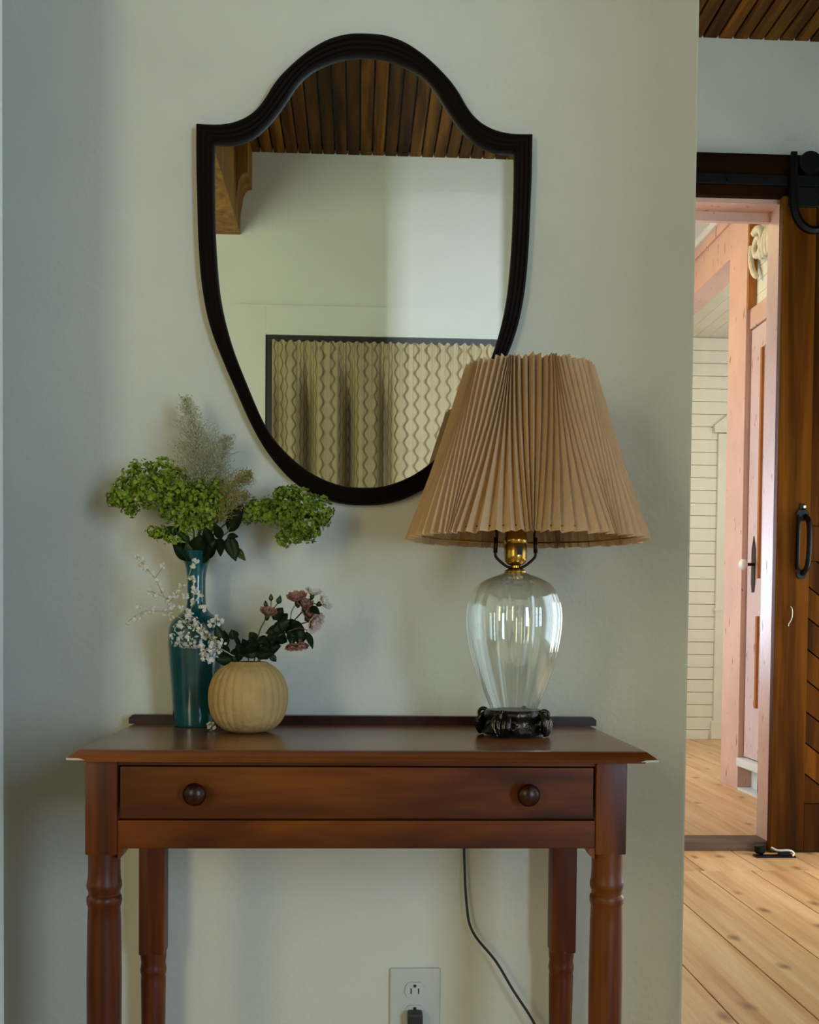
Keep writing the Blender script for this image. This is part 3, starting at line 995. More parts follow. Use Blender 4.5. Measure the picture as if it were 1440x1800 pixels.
def fold(x, z):
    dn = min(1, max(0, (2.30 - z) / 0.3))
    f = 0.0
    for c, wd, am in ((-0.405, 0.03, -0.07), (-0.335, 0.035, 0.02), (-0.262, 0.030, -0.15), (-0.20, 0.035, 0.022), (-0.118, 0.030, 0.02), (-0.058, 0.030, -0.17), (0.005, 0.035, 0.025), (0.13, 0.028, -0.13), (0.20, 0.04, 0.02),
                      (0.62, 0.02, -0.025), (0.66, 0.015, 0.015), (0.95, 0.04, -0.05)):
        f += am * math.exp(-((x - c - 0.01 * (2.3 - z)) / wd) ** 2)
    g = 0.006 * sin(x * 2 * pi / 0.043 + 1.5 * sin(x * 9)) + 0.004 * sin(x * 2 * pi / 0.019)
    return f * dn + g * (1 - 0.75 * dn) + 0.003 * sin(x * 40 + z * 2) * dn


V, U = [], []
for j in range(NZ + 1):
    z = Z1 + (Z0 - Z1) * j / NZ
    row, ur, u = [], [], 0.0
    pv = None
    for i in range(NX + 1):
        x = X0 + (X1 - X0) * i / NX
        y = YS + 0.062 + fold(x, z)
        if pv:
            u += math.hypot(x - pv[0], (y - pv[1]))
        pv = (x, y)
        row.append(bm.verts.new((x, max(y, YS - 0.12), z - (0.006 * (1 + sin(x * 150)) if j == 0 else 0))))
        ur.append((u, z))
    V.append(row)
    U.append(ur)
um = [u for u, z in U[NZ // 2]]
U = [[(um[i], z) for i, (u, z) in enumerate(row)] for row in U]
for j in range(NZ):
    for i in range(NX):
        f = bm.faces.new((V[j][i], V[j][i + 1], V[j + 1][i + 1], V[j + 1][i]))
        for lp, (jj, ii) in zip(f.loops, ((j, i), (j, i + 1), (j + 1, i + 1), (j + 1, i))):
            lp[uvl].uv = U[jj][ii]
obj('cloth', bm, 'lace', t, 'keep')
for p in bpy.data.objects['cloth'].data.polygons:
    p.use_smooth = True

# ------------------------------------------------------------------ wall outlet
t = thing('electrical_outlet', 'white double electrical outlet on the wall below the console table', 'outlet', (0.1055, 0, 0.27))
obj('cover_plate', B(0.0625, 0.1485, -0.006, 0.0, 0.205, 0.332, bev=0.0025), 'outlet', t)
for zc in (0.2945, 0.2545):
    bm = bmesh.new()
    pts = [(0.1055 + 0.0172 * cos(2 * pi * k / 28), zc + max(-0.0138, min(0.0138, 0.0172 * sin(2 * pi * k / 28)))) for k in range(28)]
    prism(bm, pts, -0.0085, -0.006)
    rc = obj('receptacle', bm, 'outlet', t)
    for dx in (-0.0065, 0.0065):
        obj('slot', B(0.1055 + dx - 0.0011, 0.1055 + dx + 0.0011, -0.0088, -0.0085, zc - 0.006, zc + 0.0035), 'slot', rc)
    obj('slot', prism(bmesh.new(), [(0.1055 - 0.0026, zc + 0.010), (0.1055 + 0.0026, zc + 0.010), (0.1055 + 0.0026, zc + 0.0068), (0.1055, zc + 0.0045), (0.1055 - 0.0026, zc + 0.0068)], -0.0088, -0.0085), 'slot', rc)
obj('screw', tube(bmesh.new(), [(0.1055, -0.0065, 0.2745), (0.1055, -0.006, 0.2745)], 0.0025, 12), 'outlet', t)

# ------------------------------------------------------------------ table lamp
LXC, LYC, ZT = 0.2435, -0.200, 0.7577
t = thing('table_lamp', 'table lamp with ribbed clear glass body and pleated tan shade', 'lamp', (LXC, LYC, ZT))
c0 = (LXC, LYC, 0)
bm = bmesh.new()
lathe(bm, [(0.030, 0.761), (0.046, 0.761), (0.0475, 0.765), (0.0445, 0.770), (0.042, 0.778), (0.0435, 0.785), (0.046, 0.789), (0.0455, 0.793), (0.044, 0.796), (0.042, 0.7985), (0.030, 0.7985)], c0, 48,
      lambda a, i: 1 + (0.03 * cos(16 * a) if 2 <= i <= 5 else 0))
base = obj('base', bm, 'lamp_base', t, True, angle=40)
for k in range(4):
    a0 = radians(-28 + 90 * k)
    d = Vector((cos(a0), sin(a0), 0))
    s_ = Vector((-sin(a0), cos(a0), 0))
    c = Vector(c0)
    bm = bmesh.new()
    P = lambda r_, z_, q=0.0: c + d * r_ + s_ * q + Vector((0, 0, z_))
    # scroll at the top, bulging acanthus leaf, toe
    tube(bm, [P(0.050 + 0.0075 * cos(u), 0.7905 + 0.0075 * sin(u)) for u in [2.6 - 0.42 * j for j in range(14)]], [0.0035 - 0.00012 * j for j in range(14)], 8)
    for q in (-0.011, -0.004, 0.004, 0.011):
        tube(bm, smooth_path([P(0.044, 0.793, q * 0.5), P(0.051, 0.786, q), P(0.055, 0.776, q * 1.1), P(0.054, 0.766, q * 0.8), P(0.053, 0.7595, q * 0.4)], 3), [0.003, 0.0036, 0.004, 0.0044, 0.0046, 0.0048, 0.0048, 0.0046, 0.0044, 0.004, 0.0036, 0.0030, 0.002][:13], 7)
    for q in (-1, 1):
        tube(bm, [P(0.049, 0.7765, q * (0.018 + 0.006 * cos(u))) + Vector((0, 0, 0.006 * sin(u))) for u in [0.5 * j for j in range(11)]], [0.003 - 0.0001 * j for j in range(11)], 6)
    obj('scroll_foot', bm, 'lamp_base', base, True)
# glass body: hollow, ten soft lobes
BP = [(0.036, 0.7985), (0.040, 0.808), (0.049, 0.829), (0.059, 0.855), (0.068, 0.884), (0.0735, 0.912), (0.0755, 0.938), (0.0735, 0.960), (0.067, 0.979), (0.055, 0.993), (0.040, 1.001), (0.026, 1.006), (0.016, 1.010)]
BPs = [(p.x, p.z) for p in smooth_path([(r_, 0, z_) for r_, z_ in BP], 5)]
lobe = lambda amt: (lambda a, i: 1 - amt * (1 - abs(cos(5 * (a + 0.94)))) ** 3 * min(1, (len(BPs) - 1 - i) / 8.0))
bm = bmesh.new()
lathe(bm, BPs, c0, 120, lobe(0.065), cap=False)
inner = [(max(0.004, r_ - 0.0035), z_) for r_, z_ in BPs]
b2 = lathe(bmesh.new(), inner, c0, 120, lobe(0.06), cap=False)
me2 = bpy.data.meshes.new('tmp')
b2.to_mesh(me2)
b2.free()
bm.from_mesh(me2)
bpy.data.meshes.remove(me2)
bm.verts.ensure_lookup_table()
obj('glass_body', bm, 'glass', t, True)
obj('cap', lathe(bmesh.new(), [(0.010, 0), (0.0165, 0), (0.017, 0.003), (0.012, 0.006), (0.006, 0.008), (0.006, 0.016)], (LXC, LYC, 1.009), 32), 'brass', t, True, angle=40)
obj('stem_rod', tube(bmesh.new(), [(LXC, LYC, 1.010), (LXC, LYC, 1.024)], 0.0048, 12), 'brass', t)
bm = lathe(bmesh.new(), [(0.006, 1.020), (0.012, 1.022), (0.0165, 1.027), (0.0175, 1.035), (0.0175, 1.050), (0.0165, 1.054), (0.0178, 1.056), (0.0178, 1.062), (0.0165, 1.066), (0.0165, 1.088), (0.0150, 1.090)], c0, 32)
so = obj('socket', bm, 'brass', t, True, angle=40)
obj('key_slot', B(LXC + 0.0, LXC + 0.008, LYC - 0.0186, LYC - 0.0168, 1.036, 1.050, bev=0.0006), 'slot', so)
bm = lathe(bmesh.new(), [(0.013, 1.090), (0.0135, 1.105), (0.020, 1.125), (0.0295, 1.150), (0.0295, 1.165), (0.022, 1.185), (0.008, 1.194)], c0, 24)
obj('bulb', bm, 'bulb', t, True)
bm = bmesh.new()
for s in (-1, 1):
    tube(bm, smooth_path([(LXC, LYC, 1.0185), (LXC + s * 0.012, LYC, 1.0185), (LXC + s * 0.028, LYC, 1.031), (LXC + s * 0.0315, LYC, 1.040), (LXC + s * 0.031, LYC, 1.058), (LXC + s * 0.030, LYC, 1.075), (LXC + s * 0.045, LYC, 1.14),
                          (LXC + s * 0.050, LYC, 1.20), (LXC + s * 0.036, LYC, 1.27), (LXC + s * 0.004, LYC, 1.312)], 5), 0.0022, 8)
    tube(bm, [(LXC + s * 0.0312, LYC, 1.040), (LXC + s * 0.0305, LYC, 1.064)], 0.0034, 8)
obj('harp', bm, 'dark_brass', t, True)
# pleated shade: the folds fan together nine times round, alternately at the top and at the bottom edge
SX, SY = 0.2615, -0.1995
bm = bmesh.new()
NP = 99
zs = [0, 0.06, 0.2, 0.4, 0.6, 0.8, 0.94, 1.0]
PH = radians(-90 - 6.0)
cols = []
for k in range(2 * NP):
    odd = k % 2
    th = 2 * pi * (k + 0.34 * odd) / (2 * NP)
    jit = 0.006 * sin(k * 12.9898) + 0.004 * sin(k * 4.1)
    col = []
    for v in zs:
        a_b = th - 0.88 * sin(9 * (th - PH)) / 9
        a_t = th + 0.88 * sin(9 * (th - PH)) / 9
        dens_b = 1 - 0.88 * cos(9 * (th - PH))
        dens_t = 1 + 0.88 * cos(9 * (th - PH))
        a = a_b + (a_t - a_b) * v + jit * (1 - v)
        dens = dens_b + (dens_t - dens_b) * v
        amp = 0.0034 + 0.0034 * min(1.4, dens)
        if v in (0, 1.0):
            amp *= 0.9
        r_ = 0.182 + (0.0915 - 0.182) * v + 0.0025 * sin(pi * v) * -1
        r_ += (amp if odd else -amp)
        z = 1.059 + (1.322 - 1.059) * v
        if v == 0:
            z += 0.0016 * (1 if odd else -0.2) + 0.0012 * sin(k * 7.7)
        if v == 1.0:
            z += 0.0025 * sin(k * 5.3) + (0.002 if odd else -0.001)
        x, y = SX + r_ * cos(a), SY + r_ * sin(a)
        z += 0.0 * (y - SY)
        col.append(bm.verts.new((x, y, z)))
    cols.append(col)
nk = len(cols)
for k in range(nk):
    for j in range(len(zs) - 1):
        bm.faces.new((cols[k][j], cols[(k + 1) % nk][j], cols[(k + 1) % nk][j + 1], cols[k][j + 1]))
shade = obj('lamp_shade', bm, 'shade', t)
bm = bmesh.new()
NR = 72
for rr, z in ((0.172, 1.068), (0.083, 1.314)):
    obj('wire_ring', tube(bmesh.new(), [(SX + rr * cos(2 * pi * k / NR), SY + rr * sin(2 * pi * k / NR), z) for k in range(NR + 1)], 0.0014, 6, cap=False), 'brass', shade)
for k in range(3):
    a = radians(30 + 120 * k)
    obj('wire_arm', tube(bmesh.new(), [(LXC, LYC, 1.314), (SX + 0.083 * cos(a), SY + 0.083 * sin(a), 1.314)], 0.0014, 6), 'brass', shade)
obj('finial', lathe(bmesh.new(), [(0.004, 1.308), (0.009, 1.312), (0.005, 1.317), (0.008, 1.325), (0.006, 1.334), (0.001, 1.338)], c0, 16), 'brass', shade, True)
# cord and plug
cp = smooth_path([(0.2435, -0.158, 0.764), (0.243, -0.10, 0.7605), (0.237, -0.045, 0.762), (0.230, -0.026, 0.7755), (0.222, -0.011, 0.773), (0.205, -0.0075, 0.72), (0.187, -0.0085, 0.64), (0.1875, -0.012, 0.547), (0.1925, -0.018, 0.449),
                  (0.2035, -0.022, 0.400), (0.243, -0.028, 0.351), (0.273, -0.032, 0.302), (0.311, -0.040, 0.243), (0.34, -0.05, 0.17), (0.33, -0.07, 0.06), (0.27, -0.08, 0.006), (0.19, -0.075, 0.006), (0.13, -0.06, 0.07), (0.1065, -0.045, 0.17), (0.1055, -0.032, 0.235)], 6)
obj('cord', tube(bmesh.new(), cp, 0.0023, 7), 'cord', t, True)
bm = B(0.0925, 0.1185, -0.034, -0.0088, 0.236, 0.262, bev=0.005)
box(bm, 0.1035, 0.1075, -0.010, -0.0086, 0.262, 0.2655)
obj('plug', bm, 'cord', t)

# ------------------------------------------------------------------ vases
t = thing('teal_vase', 'tall teal glazed bottle vase on the left of the table', 'vase', (-0.263, -0.072, ZT))
vp = [(0.030, 0.0), (0.0355, 0.001), (0.0370, 0.010), (0.0395, 0.050), (0.0425, 0.090), (0.0450, 0.125), (0.0455, 0.145), (0.0440, 0.160), (0.0400, 0.171), (0.0320, 0.180), (0.0220, 0.187), (0.0165, 0.196), (0.0150, 0.210), (0.0148, 0.235), (0.0160, 0.252), (0.0195, 0.266), (0.0255, 0.278), (0.0300, 0.286)]
vp = [(p.x, p.z) for p in smooth_path([(r_, 0, z_) for r_, z_ in vp], 4)]
vi = [(r_ - 0.0025, z_ + 0.001) for r_, z_ in vp[::-1] if z_ > 0.01]
bm = lathe(bmesh.new(), vp + vi, (-0.263, -0.072, ZT), 48)
obj('body', bm, 'teal', t, True, angle=60)

t = thing('round_vase', 'round tan ribbed vase in front of the teal bottle vase', 'vase', (-0.1685, -0.165, ZT))
bp_ = [(0.020, 0.0), (0.028, 0.001), (0.040, 0.006), (0.052, 0.018), (0.0595, 0.036), (0.0617, 0.054), (0.0600, 0.072), (0.0530, 0.089), (0.0420, 0.101), (0.0320, 0.1075), (0.0285, 0.110)]
bp_ = [(p.x, p.z) for p in smooth_path([(r_, 0, z_) for r_, z_ in bp_], 4)]
bi = [(max(0.01, r_ - 0.003), z_) for r_, z_ in bp_[::-1] if z_ > 0.008]
nb_ = len(bp_)
bm = lathe(bmesh.new(), bp_ + bi, (-0.1685, -0.165, ZT), 168, lambda a, i: (1 + 0.032 * abs(cos(14 * a)) - 0.022) if i < nb_ else 1)
obj('body', bm, 'tan', t, True, angle=60)

# ------------------------------------------------------------------ flowers
def at(u, v, y):
    """a point of the bouquet: u to the right, v downwards, y its depth in the room (metres)"""
    s = (y + 1.9) / 1944
    return Vector(((u - 626) * s * 1.002, y, 0.935 - (v - 1088) * s))


def rvec():
    while True:
        v = Vector((rnd.uniform(-1, 1), rnd.uniform(-1, 1), rnd.uniform(-1, 1)))
        if 0.05 < v.length < 1:
            return v.normalized()


def petal(bm, c, d, side, ln, wd):
    """a small cupped petal from c along d"""
    n_ = d.cross(side).normalized()
    a = bm.verts.new(c)
    b_ = bm.verts.new(c + d * ln * 0.55 + side * wd + n_ * ln * 0.12)
    e = bm.verts.new(c + d * ln * 0.55 - side * wd + n_ * ln * 0.12)
    g = bm.verts.new(c + d * ln + n_ * ln * 0.05)
    bm.faces.new((a, b_, g))
    bm.faces.new((a, g, e))


def floret(bm, c, nrm, r_, npet=4):
    u, v, d = frame_of(nrm)
    ph = rnd.uniform(0, 2 * pi)
    for k in range(npet):
        a = ph + 2 * pi * k / npet
        dirn = (u * cos(a) + v * sin(a)) * 0.92 + d * 0.35
        side = (u * -sin(a) + v * cos(a))
        petal(bm, c, dirn.normalized(), side, r_, r_ * 0.48)


def head(bm, blobs, y0, dens=1.0, r_=0.0042, flat=0.85):
    """florets over overlapping lumps; blobs (u, v, radius in the same units, depth offset)"""
    L = []
    for bl in blobs:
        u, v, r0 = bl[:3]
        dy = bl[3] if len(bl) > 3 else 0
        L.append((at(u, v, y0 + dy), r0 * (y0 + 1.9) / 1944))
    for c, R in L:
        nf_ = int(dens * 4 * pi * R * R / (r_ * r_ * 3.0))
        for k in range(nf_):
            n_ = rvec()
            p = c + Vector((n_.x * R, n_.y * R * flat, n_.z * R)) * rnd.uniform(0.55, 1.14)
            if any((p - c2).length < R2 * 0.5 for c2, R2 in L if c2 != c):
                continue
            floret(bm, p, (n_ + rvec() * 0.5).normalized(), r_ * rnd.uniform(0.6, 1.25))


def leaf_bm(base, tip, width, up=(0, -1, 0.3), fold_=0.15, droop=0.1, nseg=6, shape=0.8):
    base, tip = Vector(base), Vector(tip)
    d = tip - base
    ln = d.length
    d.normalize()
    side = d.cross(Vector(up)).normalized()
    nrm = side.cross(d).normalized()
    bm = bmesh.new()
    rows = []
    for i in range(nseg + 1):
        f = i / nseg
        c = base + d * ln * f - nrm * droop * ln * f * f
        wv = width * 0.5 * (sin(pi * min(1, f ** shape)) ** 0.85) if 0 < f < 1 else 0.0006
        rows.append([bm.verts.new(c - side * wv + nrm * fold_ * wv), bm.verts.new(c), bm.verts.new(c + side * wv + nrm * fold_ * wv)])
    for a, b_ in zip(rows, rows[1:]):
        for k in range(2):
            bm.faces.new((a[k], a[k + 1], b_[k + 1], b_[k]))
    bmesh.ops.solidify(bm, geom=bm.faces[:], thickness=0.0004)
    return bm


def flower_thing(name, label, cat, loc, group):
    return thing(name, label, cat, loc, group)


mouth = Vector((-0.263, -0.072, 1.036))
TEAL = 'stems in the teal vase'


def stem_in(t, mat, pts, r0=0.0016, r1=0.001, start=None, low=None):
    s = start if start is not None else mouth
    lo = low if low is not None else Vector((-0.263 + (pts[0].x - s.x) * -0.1, -0.072, 0.90))
    path = smooth_path([lo, s] + pts, 5)
    n_ = len(path)
    return obj('stem', tube(bmesh.new(), path, [r0 + (r1 - r0) * i / (n_ - 1) for i in range(n_)], 6), mat, t, True)


# green flower head leaning left
t = thing('hydrangea_stem', 'stem with large yellow-green flower head spreading left from the teal vase', 'flower', (-0.263, -0.072, 0.90), TEAL)
stem_in(t, 'stem', [at(340, 930, -0.08), at(305, 880, -0.085), at(265, 850, -0.09)], start=mouth + Vector((-0.006, 0, 0)))
bm = bmesh.new()
head(bm, [(250, 848, 30), (285, 838, 26, -0.01), (306, 852, 26, -0.01), (222, 872, 24), (268, 872, 28, -0.015), (206, 884, 15), (232, 898, 15), (302, 880, 24, -0.012), (325, 880, 24), (300, 905, 16, -0.01), (320, 905, 20, -0.01), (336, 925, 17, -0.01), (318, 935, 11)], -0.09, 1.7)
obj('flower_head', bm, 'floret_green', t, 'keep', 'stuff')
for b_, e, w_ in (((322, 935), (268, 945), 0.020), ((335, 955), (312, 938), 0.014)):
    obj('leaf', leaf_bm(at(*b_, -0.085), at(*e, -0.10), w_), 'leaf_mid', t, True)
bm = bmesh.new()
head(bm, [(283, 942, 13), (268, 938, 8), (298, 951, 9), (312, 955, 7)], -0.10, 1.6)
obj('side_cluster', bm, 'floret_green', t, 'keep', 'stuff')
# green flower head leaning right
t = thing('hydrangea_stem', 'stem with rounded green flower head reaching far right of the teal vase', 'flower', (-0.263, -0.072, 0.90), TEAL)
stem_in(t, 'stem', [at(390, 930, -0.075), at(430, 905, -0.08), at(500, 895, -0.085)], start=mouth + Vector((0.008, 0, 0)))
bm = bmesh.new()
head(bm, [(528, 890, 30), (556, 898, 24), (500, 886, 24, -0.01), (536, 918, 28, -0.01), (505, 912, 25, -0.012), (478, 893, 19), (450, 898, 19), (436, 906, 17), (520, 938, 18), (545, 938, 16), (498, 948, 13), (566, 912, 14), (470, 912, 14), (512, 868, 12), (492, 868, 10)], -0.088, 1.8)
obj('flower_head', bm, 'floret_green_b', t, 'keep', 'stuff')
# green and yellow middle
t = thing('hydrangea_stem', 'stem with loose green flower head rising in the middle of the teal vase', 'flower', (-0.263, -0.072, 0.90), TEAL)
stem_in(t, 'stem', [at(352, 930, -0.08), at(362, 890, -0.08), at(366, 860, -0.08)])
bm = bmesh.new()
head(bm, [(352, 880, 24, -0.01), (375, 885, 22, -0.01), (345, 905, 20, -0.012), (368, 908, 22, -0.012), (388, 880, 15), (360, 928, 16), (352, 858, 13), (340, 868, 15), (380, 860, 13)], -0.085, 1.6)
obj('flower_head', bm, 'floret_green', t, 'keep', 'stuff')


def plume(t, axis, width, nb, mat, seed_r=0.0024, name='plume', fill=1.0, ymat='plume_stalk'):
    """feathery plume along axis points, side branchlets with tiny seeds"""
    P = smooth_path(axis, 8)
    n_ = len(P)
    bm = bmesh.new()
    bs = bmesh.new()
    tube(bs, P, [0.0009 * (1 - 0.7 * i / n_) for i in range(n_)], 5)
    for k in range(nb):
        f = k / nb
        i = min(n_ - 2, int(f * (n_ - 1)))
        p = P[i]
        d = (P[i + 1] - P[i]).normalized()
        a = k * 2.4 + rnd.uniform(-0.4, 0.4)
        u, v, _ = frame_of(d)
        out = (u * cos(a) + v * sin(a) * 0.6)
        ln = width * (1 - f) ** 0.75 * rnd.uniform(0.55, 1.1) * min(1, 0.5 + 3 * f) + 0.004
        bd_ = (out * 0.8 + d * 0.62).normalized()
        q = [p + bd_ * ln * g + Vector((0, 0, -0.10 * ln * g * g)) for g in (0, 0.35, 0.7, 1)]
        tube(bs, q, [0.0005, 0.00045, 0.0004, 0.0003], 3, cap=False)
        m_ = int(fill * (6 + ln / 0.0020))
        for j in range(m_):
            g = rnd.uniform(0.15, 1.05)
            c = p + bd_ * ln * g + rvec() * (0.0035 + 0.10 * ln * (1 - g)) + Vector((0, 0, -0.1 * ln * g * g))
            dd = (bd_ + rvec() * 0.8).normalized()
            petal(bm, c, dd, frame_of(dd)[0], seed_r * rnd.uniform(0.8, 1.7), seed_r * 0.36)
    s = obj('stalk', bs, ymat, t, 'keep')
    obj(name, bm, mat, t, 'keep', 'stuff')


t = thing('plume_stem', 'tall pale feathery plume at the top of the teal vase', 'flower', (-0.263, -0.072, 0.90), TEAL)
stem_in(t, 'stem', [at(355, 930, -0.07), at(356, 880, -0.07)], start=mouth + Vector((-0.003, 0.008, 0)))
plume(t, [at(356, 880, -0.07), at(354, 830, -0.07), at(345, 770, -0.068), at(327, 708, -0.066)], 0.098, 170, 'plume', 0.0034)
t = thing('plume_stem', 'shorter pale plume leaning right beside the tallest plume', 'flower', (-0.263, -0.072, 0.90), TEAL)
stem_in(t, 'stem', [at(360, 930, -0.06), at(368, 880, -0.06)], start=mouth + Vector((0.004, 0.008, 0)))
plume(t, [at(368, 880, -0.06), at(378, 840, -0.062), at(392, 800, -0.064), at(398, 775, -0.064)], 0.058, 90, 'plume', 0.0034)
t = thing('plume_stem', 'yellowish feathery sprig right of the middle above the teal vase', 'flower', (-0.263, -0.072, 0.90), TEAL)
stem_in(t, 'stem', [at(370, 930, -0.08), at(388, 895, -0.085)], start=mouth + Vector((0.006, 0.004, 0)))
plume(t, [at(388, 900, -0.085), at(400, 872, -0.088), at(418, 848, -0.09), at(438, 838, -0.09)], 0.042, 90, 'floret_yellow', 0.0036)
t = thing('plume_stem', 'low yellowish sprig between the middle head and the right head', 'flower', (-0.263, -0.072, 0.90), TEAL)
stem_in(t, 'stem', [at(372, 935, -0.085), at(392, 910, -0.09)], start=mouth + Vector((0.007, -0.004, 0)))
plume(t, [at(385, 920, -0.095), at(400, 900, -0.098), at(418, 880, -0.10), at(432, 872, -0.10)], 0.032, 70, 'floret_yellow', 0.0036)

# dark leaves at the mouth
t = thing('leafy_sprig', 'sprig of dark green leaves at the mouth of the teal vase', 'leaves', (-0.263, -0.072, 0.90), TEAL)
stem_in(t, 'stem', [at(385, 950, -0.085), at(402, 935, -0.088), at(408, 905, -0.088)], start=mouth + Vector((0.01, -0.004, 0)))
for b_, e, w_, m_ in (((342, 985), (306, 958), 0.030, 'leaf_dark'), ((345, 985), (352, 945), 0.034, 'leaf_dark'), ((352, 988), (330, 955), 0.034, 'leaf_mid'), ((356, 985), (380, 950), 0.028, 'leaf_dark'),
                      ((402, 938), (424, 890), 0.026, 'leaf_dark'), ((402, 945), (414, 986), 0.024, 'leaf_dark'), ((412, 965), (430, 985), 0.014, 'leaf_mid'), ((388, 948), (388, 978), 0.016, 'leaf_dark'),
                      ((400, 945), (418, 945), 0.012, 'leaf_dark'), ((390, 950), (378, 925), 0.016, 'leaf_dark'), ((372, 965), (362, 930), 0.020, 'leaf_dark'), ((345, 985), (326, 972), 0.020, 'leaf_dark'),
                      ((352, 990), (368, 962), 0.026, 'leaf_dark'), ((405, 915), (396, 892), 0.014, 'leaf_mid'), ((335, 955), (318, 940), 0.012, 'leaf_mid'), ((360, 990), (348, 968), 0.030, 'leaf_dark')):
    obj('leaf', leaf_bm(at(*b_, -0.085), at(*e, -0.10 + rnd.uniform(-0.012, 0.012)), w_), m_, t, True)

# ---- round vase: white sprays to the left, roses to the right
ballm = Vector((-0.1685, -0.165, 0.866))
ROUND = 'stems in the round vase'
ball_low = Vector((-0.1685, -0.165, 0.80))


def white_spray(label, pts, blobs, singles, y):
    t = thing('white_spray', label, 'flower', (-0.1685, -0.165, 0.80), ROUND)
    P = [at(u, v, y) for u, v in pts]
    stem_in(t, 'plume_stalk', P, 0.0011, 0.0005, ballm + Vector((-0.014, 0, 0.002)), ball_low)
    bm = bmesh.new()
    if blobs:
        head(bm, blobs, y, 0.75, 0.0042)
    for u, v, k in singles:
        for j in range(k):
            c = at(u + rnd.uniform(-5, 5), v + rnd.uniform(-5, 5), y + rnd.uniform(-0.006, 0.006))
            floret(bm, c, (Vector((0, -1, 0.2)) + rvec() * 0.8).normalized(), rnd.uniform(0.0028, 0.0048), 5)
    obj('blossoms', bm, 'white_petal', t, 'keep', 'stuff')
    return t


white_spray('thick white blossom spray lying across the shoulder of the teal vase', [(405, 1150), (380, 1128), (350, 1105), (325, 1098)],
            [(340, 1098, 13), (318, 1108, 12), (312, 1126, 11), (330, 1128, 12), (348, 1132, 10), (355, 1108, 9), (373, 1098, 9), (362, 1120, 9)], [(380, 1088, 8), (388, 1095, 5), (335, 1086, 8), (322, 1096, 6)], -0.145)
white_spray('white blossom clump hanging between the two vases', [(408, 1152), (385, 1140), (372, 1145)], [(368, 1146, 13), (378, 1135, 11), (362, 1158, 9), (384, 1148, 8)], [(356, 1138, 6), (372, 1165, 5), (392, 1128, 5)], -0.185)
t = white_spray('thin wispy white spray reaching left past the teal vase', [(400, 1145), (355, 1100), (300, 1062), (275, 1020), (252, 990)], [],
                [(248, 985, 9), (254, 995, 9), (262, 1003, 7), (272, 1012, 5), (282, 1026, 5), (292, 1040, 6), (300, 1055, 7), (312, 1046, 6), (306, 1068, 8), (320, 1072, 8), (328, 1050, 6), (322, 1030, 5), (286, 1000, 4), (268, 1040, 5), (276, 1052, 4), (335, 1078, 8), (344, 1062, 7), (345, 1040, 6), (340, 1020, 5), (338, 1000, 5), (344, 990, 4), (352, 1046, 5), (358, 1072, 5)], -0.135)
bm = bmesh.new()
for a, b_ in (((300, 1062), (328, 1030)), ((328, 1030), (340, 992)), ((310, 1068), (268, 1042)), ((275, 1020), (290, 1000)), ((330, 1085), (352, 1046))):
    tube(bm, [at(*a, -0.135), at((a[0] + b_[0]) / 2 + 2, (a[1] + b_[1]) / 2 - 3, -0.133), at(*b_, -0.135)], 0.0006, 4)
obj('twigs', bm, 'plume_stalk', t, 'keep')
t = white_spray('low wispy white spray reaching left below the longer one', [(400, 1148), (350, 1108), (300, 1080), (255, 1078), (225, 1100)], [],
                [(262, 1078, 4), (255, 1086, 4), (240, 1092, 3), (230, 1100, 3), (278, 1074, 5), (292, 1078, 6), (250, 1070, 3), (305, 1086, 5)], -0.14)


def bloom(t, c, d, r_, mat, name='bloom', cup=0.5, npet=6):
    u, v, d = frame_of(d)
    bm = bmesh.new()
    for ring_, (rr, tilt, n_) in enumerate(((1.0, cup, npet), (0.78, cup + 0.45, npet), (0.5, cup + 0.85, 4))):
        for k in range(n_):
            a = 2 * pi * (k + 0.5 * ring_) / n_ + rnd.uniform(-0.15, 0.15)
            o_ = u * cos(a) + v * sin(a)
            s_ = u * -sin(a) + v * cos(a)
            rows = []
            for i, (f, wd) in enumerate(((0.05, 0.12), (0.4, 0.42), (0.75, 0.5), (1.0, 0.3))):
                tl = tilt * (0.5 + 0.6 * f)
                pc = c + (o_ * cos(tl) + d * sin(tl)) * rr * r_ * f
                rows.append([bm.verts.new(pc + s_ * wd * rr * r_ * q + d * abs(q) * 0.16 * r_) for q in (-1, 0, 1)])
            for A, C in zip(rows, rows[1:]):
                for q in range(2):
                    bm.faces.new((A[q], A[q + 1], C[q + 1], C[q]))
    b_ = obj(name, bm, mat, t, True)
    return b_


def calyx(t, c, d, r_):
    u, v, d = frame_of(d)
    bm = bmesh.new()
    tube(bm, [c - d * r_ * 0.5, c - d * r_ * 0.2, c + d * r_ * 0.1], [r_ * 0.12, r_ * 0.26, r_ * 0.2], 8)
    for k in range(5):
        a = 2 * pi * k / 5
        dd = ((u * cos(a) + v * sin(a)) * 0.8 + d * 0.5).normalized()
        petal(bm, c, dd, dd.cross(d).normalized(), r_ * 0.7, r_ * 0.16)
    obj('calyx', bm, 'leaf_dark', t, 'keep')


def bud(t, c, d, r_, mat='leaf_dark'):
    d = Vector(d).normalized()
    obj('bud', tube(bmesh.new(), [c - d * r_, c - d * r_ * 0.5, c, c + d * r_ * 0.7, c + d * r_ * 1.5], [r_ * 0.25, r_ * 0.75, r_ * 0.85, r_ * 0.55, r_ * 0.1], 8), mat, t, True)


